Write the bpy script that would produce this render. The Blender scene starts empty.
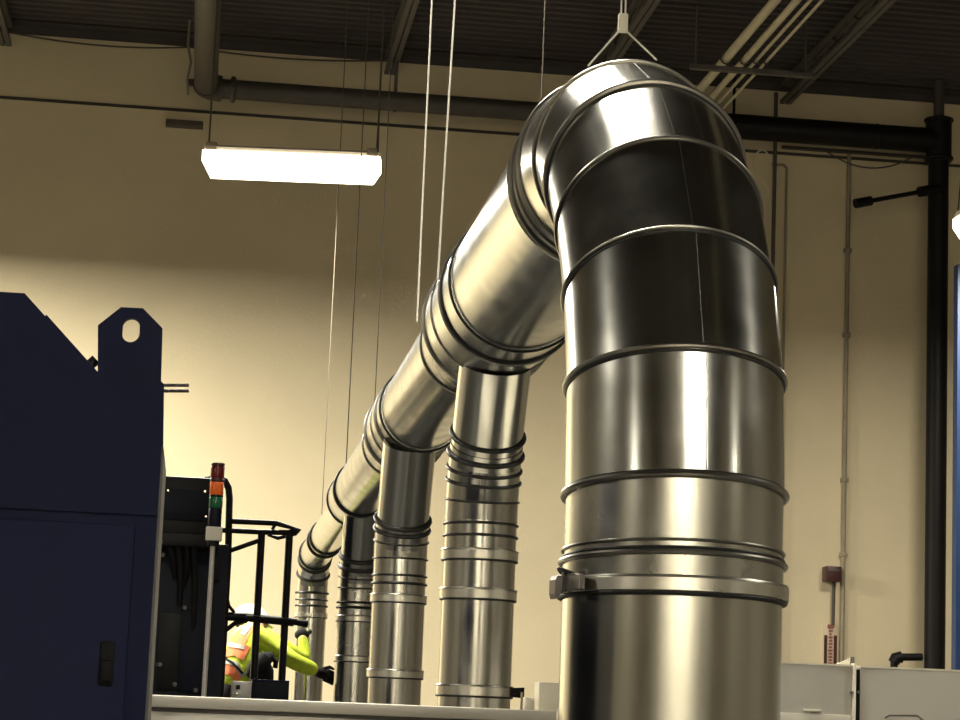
import bpy, bmesh, math, random
from mathutils import Vector, Matrix

random.seed(7)
SC = bpy.context.scene
COL = SC.collection
PI = math.pi

# ------------------------------------------------------------------ camera
F_PX = 2200.0
ROLL = math.radians(2.3)
PITCH = math.radians(8.818)
YAW = 0.12269
EYE = Vector((0.0, 0.0, 1.7))
FW = Vector((math.sin(YAW) * math.cos(PITCH), math.cos(YAW) * math.cos(PITCH), math.sin(PITCH)))
RT = Vector((math.cos(YAW), -math.sin(YAW), 0.0))
UP = RT.cross(FW)
c_, s_ = math.cos(ROLL), math.sin(ROLL)
CX = RT * c_ + UP * s_
CY = UP * c_ - RT * s_
# (image content leans clockwise, so the camera body is turned the other way)
CX = RT * c_ + UP * s_
CY = UP * c_ - RT * s_


def ray(px, py):
    a, b = px - 480.0, py - 360.0
    A = a * c_ + b * s_
    B = -a * s_ + b * c_
    return FW * F_PX + RT * A - UP * B


def at(px, py, Y):
    """world point seen at a photograph pixel, at distance Y into the hall"""
    d = ray(px, py)
    return EYE + d * (Y / d.y)


def atz(px, py, z):
    d = ray(px, py)
    return EYE + d * ((z - EYE.z) / d.z)


def zpx(py, px, Y):
    return at(px, py, Y).z


cam_d = bpy.data.cameras.new('camera')
cam_d.sensor_fit = 'HORIZONTAL'
cam_d.sensor_width = 36.0
cam_d.lens = F_PX * 36.0 / 960.0
cam_d.clip_end = 200
cam = bpy.data.objects.new('camera', cam_d)
COL.objects.link(cam)
# image right / image up in world space
IR = (ray(481, 360) - ray(480, 360)).normalized()
IU = (ray(480, 359) - ray(480, 360)).normalized()
m = Matrix((IR, IU, -FW)).transposed().to_4x4()
m.translation = EYE
cam.matrix_world = m
SC.camera = cam

# ------------------------------------------------------------------ materials


def new_mat(name):
    mt = bpy.data.materials.new(name)
    mt.use_nodes = True
    nt = mt.node_tree
    b = nt.nodes['Principled BSDF']
    return mt, nt, b


def paint(name, col, rough=0.5, var=0.06, scale=6.0, metallic=0.0, bump=0.0, bscale=60.0, spec=0.5):
    mt, nt, b = new_mat(name)
    tc = nt.nodes.new('ShaderNodeTexCoord')
    nz = nt.nodes.new('ShaderNodeTexNoise')
    nz.inputs['Scale'].default_value = scale
    nz.inputs['Detail'].default_value = 6
    nt.links.new(tc.outputs['Object'], nz.inputs['Vector'])
    rp = nt.nodes.new('ShaderNodeValToRGB')
    rp.color_ramp.elements[0].position = 0.3
    rp.color_ramp.elements[1].position = 0.7
    rp.color_ramp.elements[0].color = tuple(c * (1 - var) for c in col) + (1,)
    rp.color_ramp.elements[1].color = tuple(min(1, c * (1 + var)) for c in col) + (1,)
    nt.links.new(nz.outputs['Fac'], rp.inputs['Fac'])
    nt.links.new(rp.outputs['Color'], b.inputs['Base Color'])
    b.inputs['Roughness'].default_value = rough
    b.inputs['Metallic'].default_value = metallic
    b.inputs['Specular IOR Level'].default_value = spec
    if bump > 0:
        n2 = nt.nodes.new('ShaderNodeTexNoise')
        n2.inputs['Scale'].default_value = bscale
        n2.inputs['Detail'].default_value = 4
        nt.links.new(tc.outputs['Object'], n2.inputs['Vector'])
        bp = nt.nodes.new('ShaderNodeBump')
        bp.inputs['Strength'].default_value = bump
        bp.inputs['Distance'].default_value = 0.01
        nt.links.new(n2.outputs['Fac'], bp.inputs['Height'])
        nt.links.new(bp.outputs['Normal'], b.inputs['Normal'])
    return mt


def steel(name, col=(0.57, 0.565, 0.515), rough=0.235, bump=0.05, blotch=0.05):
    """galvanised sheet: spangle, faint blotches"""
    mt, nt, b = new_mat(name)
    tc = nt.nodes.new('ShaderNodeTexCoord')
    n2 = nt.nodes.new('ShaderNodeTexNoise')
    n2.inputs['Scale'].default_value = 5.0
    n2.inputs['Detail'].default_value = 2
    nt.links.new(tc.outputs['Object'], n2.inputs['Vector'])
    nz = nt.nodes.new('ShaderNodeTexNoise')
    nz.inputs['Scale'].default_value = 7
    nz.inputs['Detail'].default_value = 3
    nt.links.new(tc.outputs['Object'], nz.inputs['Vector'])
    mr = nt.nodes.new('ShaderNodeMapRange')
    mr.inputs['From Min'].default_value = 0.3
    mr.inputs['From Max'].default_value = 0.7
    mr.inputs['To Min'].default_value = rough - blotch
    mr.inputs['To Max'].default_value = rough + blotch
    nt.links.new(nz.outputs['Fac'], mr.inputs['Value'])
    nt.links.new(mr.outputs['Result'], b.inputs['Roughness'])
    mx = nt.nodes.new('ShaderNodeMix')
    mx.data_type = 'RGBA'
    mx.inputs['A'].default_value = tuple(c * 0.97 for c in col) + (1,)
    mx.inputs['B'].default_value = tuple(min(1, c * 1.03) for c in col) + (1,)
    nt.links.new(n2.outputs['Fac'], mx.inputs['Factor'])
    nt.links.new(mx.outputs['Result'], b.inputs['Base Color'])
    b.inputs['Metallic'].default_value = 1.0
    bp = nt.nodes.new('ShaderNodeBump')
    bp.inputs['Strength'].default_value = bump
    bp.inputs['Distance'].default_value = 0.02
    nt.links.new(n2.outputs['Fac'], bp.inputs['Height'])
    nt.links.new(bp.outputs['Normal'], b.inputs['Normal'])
    return mt


def wall_paint(name, col):
    """cream painted concrete: faint blotches, block-course lines and roller texture"""
    mt, nt, b = new_mat(name)
    tc = nt.nodes.new('ShaderNodeTexCoord')
    nz = nt.nodes.new('ShaderNodeTexNoise')
    nz.inputs['Scale'].default_value = 0.9
    nz.inputs['Detail'].default_value = 8
    nt.links.new(tc.outputs['Object'], nz.inputs['Vector'])
    rp = nt.nodes.new('ShaderNodeValToRGB')
    rp.color_ramp.elements[0].position = 0.3
    rp.color_ramp.elements[1].position = 0.72
    rp.color_ramp.elements[0].color = tuple(c * 0.93 for c in col) + (1,)
    rp.color_ramp.elements[1].color = tuple(c * 1.04 for c in col) + (1,)
    nt.links.new(nz.outputs['Fac'], rp.inputs['Fac'])
    nt.links.new(rp.outputs['Color'], b.inputs['Base Color'])
    b.inputs['Roughness'].default_value = 0.75
    n2 = nt.nodes.new('ShaderNodeTexNoise')
    n2.inputs['Scale'].default_value = 30
    n2.inputs['Detail'].default_value = 6
    nt.links.new(tc.outputs['Object'], n2.inputs['Vector'])
    bp = nt.nodes.new('ShaderNodeBump')
    bp.inputs['Strength'].default_value = 0.25
    bp.inputs['Distance'].default_value = 0.01
    nt.links.new(n2.outputs['Fac'], bp.inputs['Height'])
    nt.links.new(bp.outputs['Normal'], b.inputs['Normal'])
    return mt


def lamp_mat(name, col, strength):
    mt, nt, b = new_mat(name)
    b.inputs['Base Color'].default_value = (0.9, 0.88, 0.8, 1)
    b.inputs['Emission Color'].default_value = tuple(col) + (1,)
    b.inputs['Emission Strength'].default_value = strength
    return mt


M = {}
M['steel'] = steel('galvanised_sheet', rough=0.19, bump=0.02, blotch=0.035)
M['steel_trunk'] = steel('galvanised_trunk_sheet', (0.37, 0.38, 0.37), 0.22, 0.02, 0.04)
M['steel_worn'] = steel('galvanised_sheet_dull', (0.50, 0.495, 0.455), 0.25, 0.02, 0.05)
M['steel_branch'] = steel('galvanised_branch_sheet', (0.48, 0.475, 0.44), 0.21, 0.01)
M['bead'] = steel('rolled_bead_steel', (0.42, 0.40, 0.35), 0.33, 0.02)
M['clamp'] = steel('clamp_band_steel', (0.66, 0.64, 0.57), 0.30, 0.02)
M['joint_dark'] = paint('dark_joint_tone', (0.018, 0.017, 0.016), 0.45)  # near-black tone for the thin rings at joints and clamps
M['latch'] = paint('latch_plated_steel', (0.22, 0.20, 0.19), 0.4, metallic=0.8)
M['wall'] = wall_paint('cream_wall_paint', (0.70, 0.60, 0.395))
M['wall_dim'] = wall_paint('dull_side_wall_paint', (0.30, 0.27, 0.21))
M['wall_front'] = wall_paint('front_wall_paint', (0.55, 0.51, 0.42))
M['joint'] = paint('wall_joint_shadow', (0.05, 0.045, 0.035), 0.9)
M['deck'] = paint('roof_deck_paint', (0.055, 0.046, 0.044), 0.7, 0.15, 2)
M['joist'] = paint('joist_grey_primer', (0.10, 0.092, 0.08), 0.6, 0.12, 5)
M['floor'] = paint('floor_concrete', (0.042, 0.041, 0.039), 0.5, 0.2, 1.2)
M['pipe_lit'] = paint('lit_sprinkler_pipe', (0.062, 0.054, 0.045), 0.5, 0.15, 5)  # black pipe under the strip light: the lit grey is put into the colour
M['pipe_black'] = paint('black_pipe_paint', (0.007, 0.006, 0.006), 0.5, 0.2, 5, spec=0.2)
M['pipe_cream'] = paint('cream_conduit_paint', (0.62, 0.57, 0.42), 0.4, 0.08, 5)
M['conduit'] = paint('wall_conduit_paint', (0.27, 0.23, 0.155), 0.6, 0.15, 6)
M['conduit_dark'] = paint('dark_conduit_paint', (0.07, 0.055, 0.04), 0.6, 0.15, 6)
M['wire'] = paint('bright_wire', (0.75, 0.72, 0.62), 0.35, metallic=0.3)
M['wire_dull'] = paint('dull_wire', (0.085, 0.072, 0.05), 0.7)
M['navy'] = paint('navy_enamel', (0.0036, 0.0075, 0.041), 0.55, 0.05, 12, bump=0.03, bscale=160, spec=0.14)
M['navy_dark'] = paint('dark_navy_enamel', (0.0045, 0.006, 0.014), 0.5, 0.1, 8, spec=0.15)
M['black'] = paint('black_enamel', (0.0045, 0.0045, 0.005), 0.45, 0.1, 10, spec=0.2)
M['rubber'] = paint('black_rubber', (0.007, 0.007, 0.0075), 0.7, spec=0.2)
M['greyside'] = paint('cabinet_side_grey', (0.13, 0.127, 0.12), 0.5)
M['panel'] = paint('machine_panel_enamel', (0.70, 0.66, 0.57), 0.45, 0.03, 3)
M['panel_grey'] = paint('grey_panel_enamel', (0.40, 0.38, 0.33), 0.5, 0.04, 3)
M['white'] = paint('white_box_enamel', (0.82, 0.77, 0.62), 0.45)
M['pole'] = paint('pole_grey_metal', (0.42, 0.41, 0.39), 0.4, metallic=0.4)
M['plastic'] = paint('beige_plastic', (0.62, 0.57, 0.48), 0.5)
M['bolt'] = paint('bright_zinc', (0.7, 0.68, 0.6), 0.25, metallic=1.0)
M['red'] = paint('red_lens', (0.13, 0.008, 0.005), 0.25)
M['orange'] = paint('orange_lens', (0.95, 0.16, 0.015), 0.25)
M['green'] = paint('green_lens', (0.004, 0.12, 0.042), 0.25)
M['skin'] = paint('skin', (0.45, 0.27, 0.18), 0.55)
M['hiviz'] = paint('fluorescent_yellow_cloth', (0.62, 0.78, 0.05), 0.8, 0.1, 18, bump=0.5, bscale=14)
M['hiviz_orange'] = paint('fluorescent_orange_cloth', (1.0, 0.26, 0.09), 0.8, 0.08, 18)
M['reflect'] = paint('silver_reflective_tape', (0.55, 0.53, 0.46), 0.45)
M['trouser'] = paint('dark_work_cloth', (0.008, 0.0085, 0.011), 0.85, spec=0.2)
M['helmet'] = paint('white_helmet_shell', (0.85, 0.83, 0.76), 0.35)
M['hair'] = paint('dark_hair', (0.02, 0.015, 0.012), 0.7)
M['maroon'] = paint('maroon_alarm_plastic', (0.055, 0.013, 0.012), 0.4)
M['signred'] = paint('sign_red', (0.30, 0.10, 0.07), 0.5)
M['signwhite'] = paint('sign_cream', (0.62, 0.50, 0.36), 0.5)
M['blue'] = paint('blue_rack_enamel', (0.012, 0.04, 0.13), 0.45)
M['lens'] = lamp_mat('glowing_lamp_lens', (1.0, 0.88, 0.66), 5.0)

# ------------------------------------------------------------------ mesh helpers


def link(name, bm, mats, parent=None, smooth=False):
    me = bpy.data.meshes.new(name)
    bmesh.ops.recalc_face_normals(bm, faces=bm.faces[:])
    if smooth:
        for f in bm.faces:
            f.smooth = True
        lim = math.radians(38)
        for e in bm.edges:
            if len(e.link_faces) == 2 and e.calc_face_angle(0) > lim:
                e.smooth = False
    bm.to_mesh(me)
    bm.free()
    for mm in (mats if isinstance(mats, (list, tuple)) else [mats]):
        me.materials.append(mm)
    o = bpy.data.objects.new(name, me)
    COL.objects.link(o)
    if parent is not None:
        o.parent = parent
        o.matrix_parent_inverse = parent.matrix_basis.inverted()
    return o


def thing(name, label, cat, loc=(0, 0, 0), group=None):
    o = bpy.data.objects.new(name, None)
    COL.objects.link(o)
    o.location = loc
    o.empty_display_size = 0.1
    o['label'] = label
    o['category'] = cat
    if group:
        o['group'] = group
    return o


def tag(o, label, cat, group=None):
    o['label'] = label
    o['category'] = cat
    if group:
        o['group'] = group
    return o


def struct(o):
    o['kind'] = 'structure'
    return o


def box(bm, lo, hi, bevel=0.0):
    lo, hi = Vector(lo), Vector(hi)
    vs = [bm.verts.new((x, y, z)) for x in (lo.x, hi.x) for y in (lo.y, hi.y) for z in (lo.z, hi.z)]
    idx = [(0, 1, 3, 2), (4, 6, 7, 5), (0, 4, 5, 1), (2, 3, 7, 6), (0, 2, 6, 4), (1, 5, 7, 3)]
    fs = [bm.faces.new([vs[i] for i in q]) for q in idx]
    if bevel > 0:
        es = list({e for f in fs for e in f.edges})
        bmesh.ops.bevel(bm, geom=es, offset=bevel, segments=2, affect='EDGES', profile=0.5)


def frame_for(t):
    t = t.normalized()
    ref = Vector((0, 0, 1)) if abs(t.z) < 0.9 else Vector((0, 1, 0))
    u = ref.cross(t).normalized()
    v = t.cross(u).normalized()
    return u, v


def tube(bm, pts, rad, seg=24, caps=True, sq=None):
    """sweep a circle (or ellipse, sq = (a, b) factors) along pts with parallel transport"""
    pts = [Vector(p) for p in pts]
    n = len(pts)
    rads = rad if isinstance(rad, (list, tuple)) else [rad] * n
    tang = []
    for i in range(n):
        if i == 0:
            t = pts[1] - pts[0]
        elif i == n - 1:
            t = pts[-1] - pts[-2]
        else:
            t = (pts[i + 1] - pts[i]).normalized() + (pts[i] - pts[i - 1]).normalized()
        tang.append(t.normalized())
    u, v = frame_for(tang[0])
    rings = []
    for i in range(n):
        if i > 0:
            q = tang[i - 1].rotation_difference(tang[i])
            u = q @ u
            v = q @ v
        a, b = sq if sq else (1, 1)
        k = 1.0
        rings.append([bm.verts.new(pts[i] + (u * math.cos(2 * PI * j / seg) * a + v * math.sin(2 * PI * j / seg) * b) * rads[i] * k) for j in range(seg)])
    for i in range(n - 1):
        for j in range(seg):
            bm.faces.new((rings[i][j], rings[i][(j + 1) % seg], rings[i + 1][(j + 1) % seg], rings[i + 1][j]))
    if caps:
        bm.faces.new(list(reversed(rings[0])))
        bm.faces.new(rings[-1])


def circle_pts(c, axis, r, seg, uv=None):
    u, v = uv if uv else frame_for(Vector(axis))
    return [Vector(c) + (u * math.cos(2 * PI * j / seg) + v * math.sin(2 * PI * j / seg)) * r for j in range(seg)]


def torus(bm, c, axis, R, r, seg=64, ms=8, flat=1.0):
    """ring of radius R round axis; flat stretches its section along the axis"""
    c, axis = Vector(c), Vector(axis).normalized()
    u, v = frame_for(axis)
    rings = []
    for j in range(seg):
        a = 2 * PI * j / seg
        d = u * math.cos(a) + v * math.sin(a)
        rings.append([bm.verts.new(c + d * (R + r * math.cos(2 * PI * k / ms)) + axis * (r * flat * math.sin(2 * PI * k / ms))) for k in range(ms)])
    for j in range(seg):
        for k in range(ms):
            bm.faces.new((rings[j][k], rings[(j + 1) % seg][k], rings[(j + 1) % seg][(k + 1) % ms], rings[j][(k + 1) % ms]))


def band(bm, c, axis, r_in, r_out, h, seg=64):
    """flat hoop"""
    c, axis = Vector(c), Vector(axis).normalized()
    u, v = frame_for(axis)
    prof = [(r_in, -h / 2), (r_out - 0.0015, -h / 2), (r_out, -h / 2 + 0.0015), (r_out, h / 2 - 0.0015), (r_out - 0.0015, h / 2), (r_in, h / 2)]
    rings = []
    for j in range(seg):
        a = 2 * PI * j / seg
        d = u * math.cos(a) + v * math.sin(a)
        rings.append([bm.verts.new(c + d * p + axis * q) for p, q in prof])
    m_ = len(prof)
    for j in range(seg):
        for k in range(m_):
            bm.faces.new((rings[j][k], rings[(j + 1) % seg][k], rings[(j + 1) % seg][(k + 1) % m_], rings[j][(k + 1) % m_]))


def prism(bm, poly, a, b, axis='y'):
    """extrude polygon (pairs) between a and b along an axis"""
    def P(p, t):
        if axis == 'y':
            return (p[0], t, p[1])
        if axis == 'x':
            return (t, p[0], p[1])
        return (p[0], p[1], t)
    A = [bm.verts.new(P(p, a)) for p in poly]
    B = [bm.verts.new(P(p, b)) for p in poly]
    n = len(poly)
    bm.faces.new(A)
    bm.faces.new(list(reversed(B)))
    for i in range(n):
        bm.faces.new((A[i], B[i], B[(i + 1) % n], A[(i + 1) % n]))


def B():
    return bmesh.new()


def tube_obj(name, pts, rad, mat, parent=None, seg=24, caps=True, sq=None):
    bm = B()
    tube(bm, pts, rad, seg, caps, sq)
    return link(name, bm, mat, parent, True)


def box_obj(name, lo, hi, mat, parent=None, bevel=0.0):
    bm = B()
    box(bm, lo, hi, bevel)
    return link(name, bm, mat, parent, bevel > 0)


def ring_obj(name, c, axis, R, r, mat, parent=None, seg=72, ms=8, flat=1.0):
    bm = B()
    torus(bm, c, axis, R, r, seg, ms, flat)
    return link(name, bm, mat, parent, True)


def band_obj(name, c, axis, ri, ro, h, mat, parent=None):
    bm = B()
    band(bm, c, axis, ri, ro, h)
    return link(name, bm, mat, parent, True)


# ------------------------------------------------------------------ the hall
WALL_Y = 20.0
X0, X1, Y0, H = -10.0, 11.0, -14.0, 7.70

struct(box_obj('floor', (X0, Y0, -0.2), (X1, WALL_Y, 0), M['floor']))
struct(box_obj('wall_back', (X0, WALL_Y, 0), (X1, WALL_Y + 0.3, H + 0.1), M['wall']))
struct(box_obj('wall_left', (X0 - 0.3, Y0, 0), (X0, WALL_Y + 0.3, H + 0.1), M['wall_dim']))
struct(box_obj('wall_right', (X1, Y0, 0), (X1 + 0.3, WALL_Y + 0.3, H + 0.1), M['wall_dim']))
struct(box_obj('wall_front', (X0 - 0.3, Y0 - 0.3, 0), (X1 + 0.3, Y0, H + 0.1), M['wall_front']))

# corrugated roof deck, ribs parallel to the back wall
bm = B()
prof = []
y = Y0
while y < WALL_Y:
    prof += [(y, H), (y + 0.055, H), (y + 0.075, H + 0.045), (y + 0.13, H + 0.045)]
    y += 0.15
prof.append((WALL_Y, H))
top = [(WALL_Y, H + 0.15), (Y0, H + 0.15)]
prism(bm, prof + top, X0, X1, 'x')
struct(link('ceiling', bm, M['deck']))

# dark strip as the wall joint's shadow, and the ledger angle under the deck
struct(box_obj('trim_1', (X0, WALL_Y - 0.012, 6.985), (X1, WALL_Y + 0.01, 7.012), M['joint']))
bm = B()
box(bm, (X0, WALL_Y - 0.16, H - 0.012), (X1, WALL_Y, H))
box(bm, (X0, WALL_Y - 0.012, H - 0.09), (X1, WALL_Y, H))
struct(link('trim_2', bm, M['deck']))
# vertical panel joint of the wall right of the ducts
xj = at(787, 300, WALL_Y).x


# ------------------------------------------------------------------ roof joists


def joist(x, label):
    t = thing('bar_joist', label, 'joist', (x, 0, H - 0.25), 'steel joists under the roof deck')
    zb, zt = H - 0.22, H - 0.005
    for nm, z in (('bottom_chord', zb), ('top_chord', zt - 0.04)):
        bm = B()
        for s in (-1, 1):
            box(bm, (x + s * 0.03 - 0.022, -12, z), (x + s * 0.03 + 0.022, WALL_Y - 0.02, z + 0.035))
        link(nm, bm, M['joist'], t)
    bm = B()
    y, k = WALL_Y - 0.3, 0
    pts = []
    while y > -11:
        pts.append((x, y, zb + 0.02 if k % 2 else zt - 0.02))
        y -= 0.32
        k += 1
    for p, q in zip(pts[:-1], pts[1:]):
        tube(bm, [p, q], 0.012, 6)
    link('web_bar', bm, M['joist'], t, True)
    return t


joist(atz(404, 30, 7.48).x, 'grey bar joist above the lit strip light')
joist(atz(648, 10, 7.48).x, 'grey bar joist directly above the big duct elbow')
joist(atz(845, 45, 7.48).x, 'grey bar joist right of the four cream pipes')
joist(atz(-2, 20, 7.48).x, 'grey bar joist at the top left corner of the photo')

# ------------------------------------------------------------------ sprinkler pipes
PY = 19.55
pz = zpx(90, 240, PY)
px_ = atz(207, 40, pz).x
t = thing('sprinkler_main', 'dark overhead pipe with an elbow above the strip light', 'pipe', (px_, PY, pz))
rb = 0.14
pipe_r = 0.098
arc = [(px_ + rb - rb * math.cos(a), PY - rb + rb * math.sin(a), pz) for a in [i * PI / 2 / 10 for i in range(11)]]
tube_obj('ceiling_run', [(px_, -10, pz), (px_, PY - rb, pz)], pipe_r + 0.008, M['pipe_lit'], t)
tube_obj('elbow_fitting', arc, pipe_r + 0.022, M['pipe_lit'], t)
xr = at(940, 150, PY).x
tube_obj('wall_run', [(px_ + rb, PY, pz), (xr - 0.15, PY, pz)], pipe_r - 0.008, M['pipe_lit'], t)
xmid = at(700, 128, PY).x
tube_obj('wall_run_black', [(xmid, PY, pz), (xr - 0.15, PY, pz)], 0.118, M['pipe_black'], t)
ring_obj('coupling', (xmid, PY, pz), (1, 0, 0), pipe_r + 0.01, 0.03, M['pipe_black'], t, 32)
xc = at(233, 90, PY).x
ring_obj('coupling', (xc, PY, pz), (1, 0, 0), pipe_r, 0.026, M['pipe_lit'], t, 32)
ring_obj('coupling', (xr - 0.62, PY, pz), (1, 0, 0), pipe_r, 0.026, M['pipe_black'], t, 32)
box_obj('clamp_bolt', (xc - 0.02, PY - 0.16, pz - 0.03), (xc + 0.02, PY - 0.10, pz + 0.03), M['pipe_lit'], t, 0.005)
box_obj('clamp_bolt', (px_ - 0.17, PY - 0.12, pz - 0.02), (px_ - 0.1, PY - 0.06, pz + 0.04), M['pipe_lit'], t, 0.005)
tube_obj('pipe_hanger', [(at(397, 60, PY).x, PY, H - 0.02), (at(397, 60, PY).x, PY, pz - 0.1)], 0.016, M['joist'], t, 10)
tube_obj('pipe_hanger', [(xr - 2.0, PY, H - 0.02), (xr - 2.0, PY, pz - 0.1)], 0.014, M['pipe_black'], t, 10)

colx = at(936.5, 420, PY).x
t = thing('standpipe', 'thick black vertical pipe on the wall at the right edge', 'pipe', (colx, PY, 0))
tube_obj('riser_pipe', [(colx, PY, 0), (colx, PY, pz - 0.17)], 0.096, M['pipe_black'], t)
tube_obj('tee_fitting', [(colx, PY, pz - 0.2), (colx, PY, pz + 0.2)], 0.122, M['pipe_black'], t)
for dz in (-0.17, 0.2):
    ring_obj('flange', (colx, PY, pz + dz), (0, 0, 1), 0.12, 0.02, M['pipe_black'], t, 32)
tube_obj('stub', [(colx - 0.2, PY, pz), (colx + 0.05, PY, pz)], 0.12, M['pipe_black'], t)
tube_obj('upper_pipe', [(colx, PY, pz + 0.2), (colx, PY, H - 0.01)], 0.05, M['pipe_lit'], t, 16)

p0, p1 = at(858, 203, 19.3), at(930, 190, 19.45)
t = thing('branch_rod', 'thin dark rod with a knuckle end sticking out of the standpipe', 'pipe', p1)
tube_obj('rod', [p0, p1], 0.022, M['pipe_black'], t, 12)
tube_obj('knuckle', [p0 + (p0 - p1).normalized() * 0.03, p0 + (p1 - p0).normalized() * 0.14], 0.045, M['pipe_black'], t, 12)
tube_obj('collar', [p1 - (p1 - p0).normalized() * 0.12, p1], 0.05, M['pipe_black'], t, 12)
tube_obj('socket', [p1, p1 + (p1 - p0).normalized() * 0.1], 0.04, M['pipe_black'], t, 12)

a0, a1, a2 = at(922, 657, PY), at(899, 657, PY), at(897, 668, PY)
t = thing('drain_pipe', 'short black elbowed pipe low on the standpipe', 'pipe', (a1.x, PY, a2.z))
tube_obj('stub', [a0, a1], 0.035, M['pipe_black'], t, 14)
tube_obj('elbow', [a1 + Vector((0.02, 0, 0)), a1 + Vector((-0.03, 0, -0.01)), a1 + Vector((-0.045, 0, -0.05))], 0.055, M['pipe_black'], t, 14)
tube_obj('drop_pipe', [a1 + Vector((-0.045, 0, -0.04)), Vector((a1.x - 0.045, PY, 0.0))], 0.035, M['pipe_black'], t, 14)

# four cream pipes running along the hall under the deck
CZ = 7.25
cream = [(775.5, 5.2, 'thick cream overhead pipe, first from the elbow'), (797, 4.1, 'second thick cream overhead pipe from the elbow'),
         (810.5, 2.0, 'inner of the two thin cream overhead pipes'), (822.5, 1.8, 'outer thin cream overhead pipe, farthest from the elbow')]
ys = atz(745, 69, CZ - 0.08).y
for pxx, rr, lab in cream:
    pp = atz(pxx, 0, CZ)
    r_w = rr / F_PX * pp.y
    o = tube_obj('overhead_pipe', [(pp.x, -8, CZ), (pp.x, WALL_Y - 0.0, CZ)], r_w, M['pipe_cream'], None, 20)
    tag(o, lab, 'pipe', 'cream pipes under the roof')
t = thing('pipe_trapeze', 'dark steel strut carrying the four cream pipes', 'support', (atz(750, 69, CZ).x, ys, CZ - 0.1))
xa, xb = at(690, 67, ys).x, at(812, 73, ys).x
zs = CZ - 0.07
bm = B()
box(bm, (xa, ys - 0.03, zs - 0.045), (xb, ys + 0.03, zs - 0.005))
link('strut', bm, M['joist'], t)
for xx in (xa + 0.05, xb - 0.06):
    tube_obj('hanger_rod', [(xx, ys, zs), (xx, ys, H)], 0.01, M['joist'], t, 8)
for pxx, rr, lab in cream:
    pp = atz(pxx, 0, CZ)
    ring_obj('pipe_strap', (pp.x, ys, CZ), (0, 1, 0), rr / F_PX * pp.y + 0.0085, 0.006, M['joist'], t, 24)

# ------------------------------------------------------------------ wall details


def wire(name, pts, r, mat, label, cat, group=None, seg=8):
    return tag(tube_obj(name, pts, r, mat, None, seg), label, cat, group)


# thin horizontal conduit under the big pipe with its dangling cable
wy = WALL_Y - 0.03
za = zpx(152, 850, wy)
wire('wall_conduit', [(at(782, 145, wy).x, wy, za), (at(925, 160, wy).x, wy, za)], 0.018, M['conduit_dark'], 'thin dark horizontal conduit under the thick black pipe', 'conduit')
pts = []
p0, p1 = at(828, 150, wy - 0.05), at(912, 150, wy - 0.05)
for i in range(13):
    s = i / 12
    pts.append((p0.x + (p1.x - p0.x) * s, wy - 0.03, za - 0.02 - 0.13 * 4 * s * (1 - s)))
wire('loose_cable', pts, 0.007, M['conduit_dark'], 'slack dark cable looping below the horizontal conduit', 'cable')
xv = at(846, 380, wy).x
t = thing('alarm_conduit', 'long vertical conduit down the wall to the small maroon box', 'conduit', (xv, wy, 0))
tube_obj('conduit', [(xv, wy, za - 0.02), (xv, wy, 0)], 0.021, M['conduit'], t, 10)
for py in (250, 335, 480, 555):
    zz = zpx(py, 846, wy)
    box_obj('strap', (xv - 0.035, wy - 0.022, zz - 0.02), (xv + 0.035, wy + 0.03, zz + 0.02), M['conduit'], t, 0.004)
ba, bb = at(825, 566, 19.9), at(840, 582, 19.9)
t = thing('alarm_box', 'small dark maroon box beside the vertical wall conduit', 'alarm', (ba.x, 19.9, bb.z))
box_obj('housing', (ba.x, 19.84, bb.z), (bb.x, 20.0, ba.z), M['maroon'], t, 0.012)
box_obj('face_strip', (ba.x + 0.02, 19.832, ba.z - 0.055), (bb.x - 0.02, 19.845, ba.z - 0.03), M['conduit_dark'], t, 0.003)
xs = (ba.x + bb.x) / 2 + 0.03
tube_obj('cable', [(xs, 19.95, bb.z + 0.02), (xs, 19.96, bb.z - 0.4)], 0.016, M['conduit_dark'], t, 8)
# red and cream vertical strip sign
sa, sb = at(825, 624, 19.95), at(837, 668, 19.95)
t = thing('wall_sign', 'narrow vertical red and cream sign below the maroon box', 'sign', (sa.x, 19.95, sb.z))
w = sb.x - sa.x
zt_, zb_ = sa.z, sb.z - 0.25
box_obj('sign_board', (sa.x, 19.97, zb_), (sb.x, 20.0, zt_), M['signwhite'], t, 0.003)
bm = B()
box(bm, (sa.x, 19.962, zb_), (sa.x + w * 0.22, 19.972, zt_ - 0.10))
box(bm, (sb.x - w * 0.24, 19.962, zb_), (sb.x, 19.972, zt_ - 0.10))
link('dark_stripe', bm, M['maroon'], t)
bm = B()
box(bm, (sa.x + w * 0.25, 19.96, zt_ - 0.035), (sb.x - w * 0.25, 19.972, zt_))
z = zt_ - 0.05
k = 0
while z > zb_ + 0.03:      # column of small unreadable marks
    ww = [0.15, 0.11, 0.17, 0.13][k % 4]
    box(bm, (sa.x + w * (0.5 - ww), 19.962, z - 0.018), (sa.x + w * (0.5 + ww), 19.972, z))
    z -= 0.03
    k += 1
link('lettering', bm, M['signred'], t)

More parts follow.
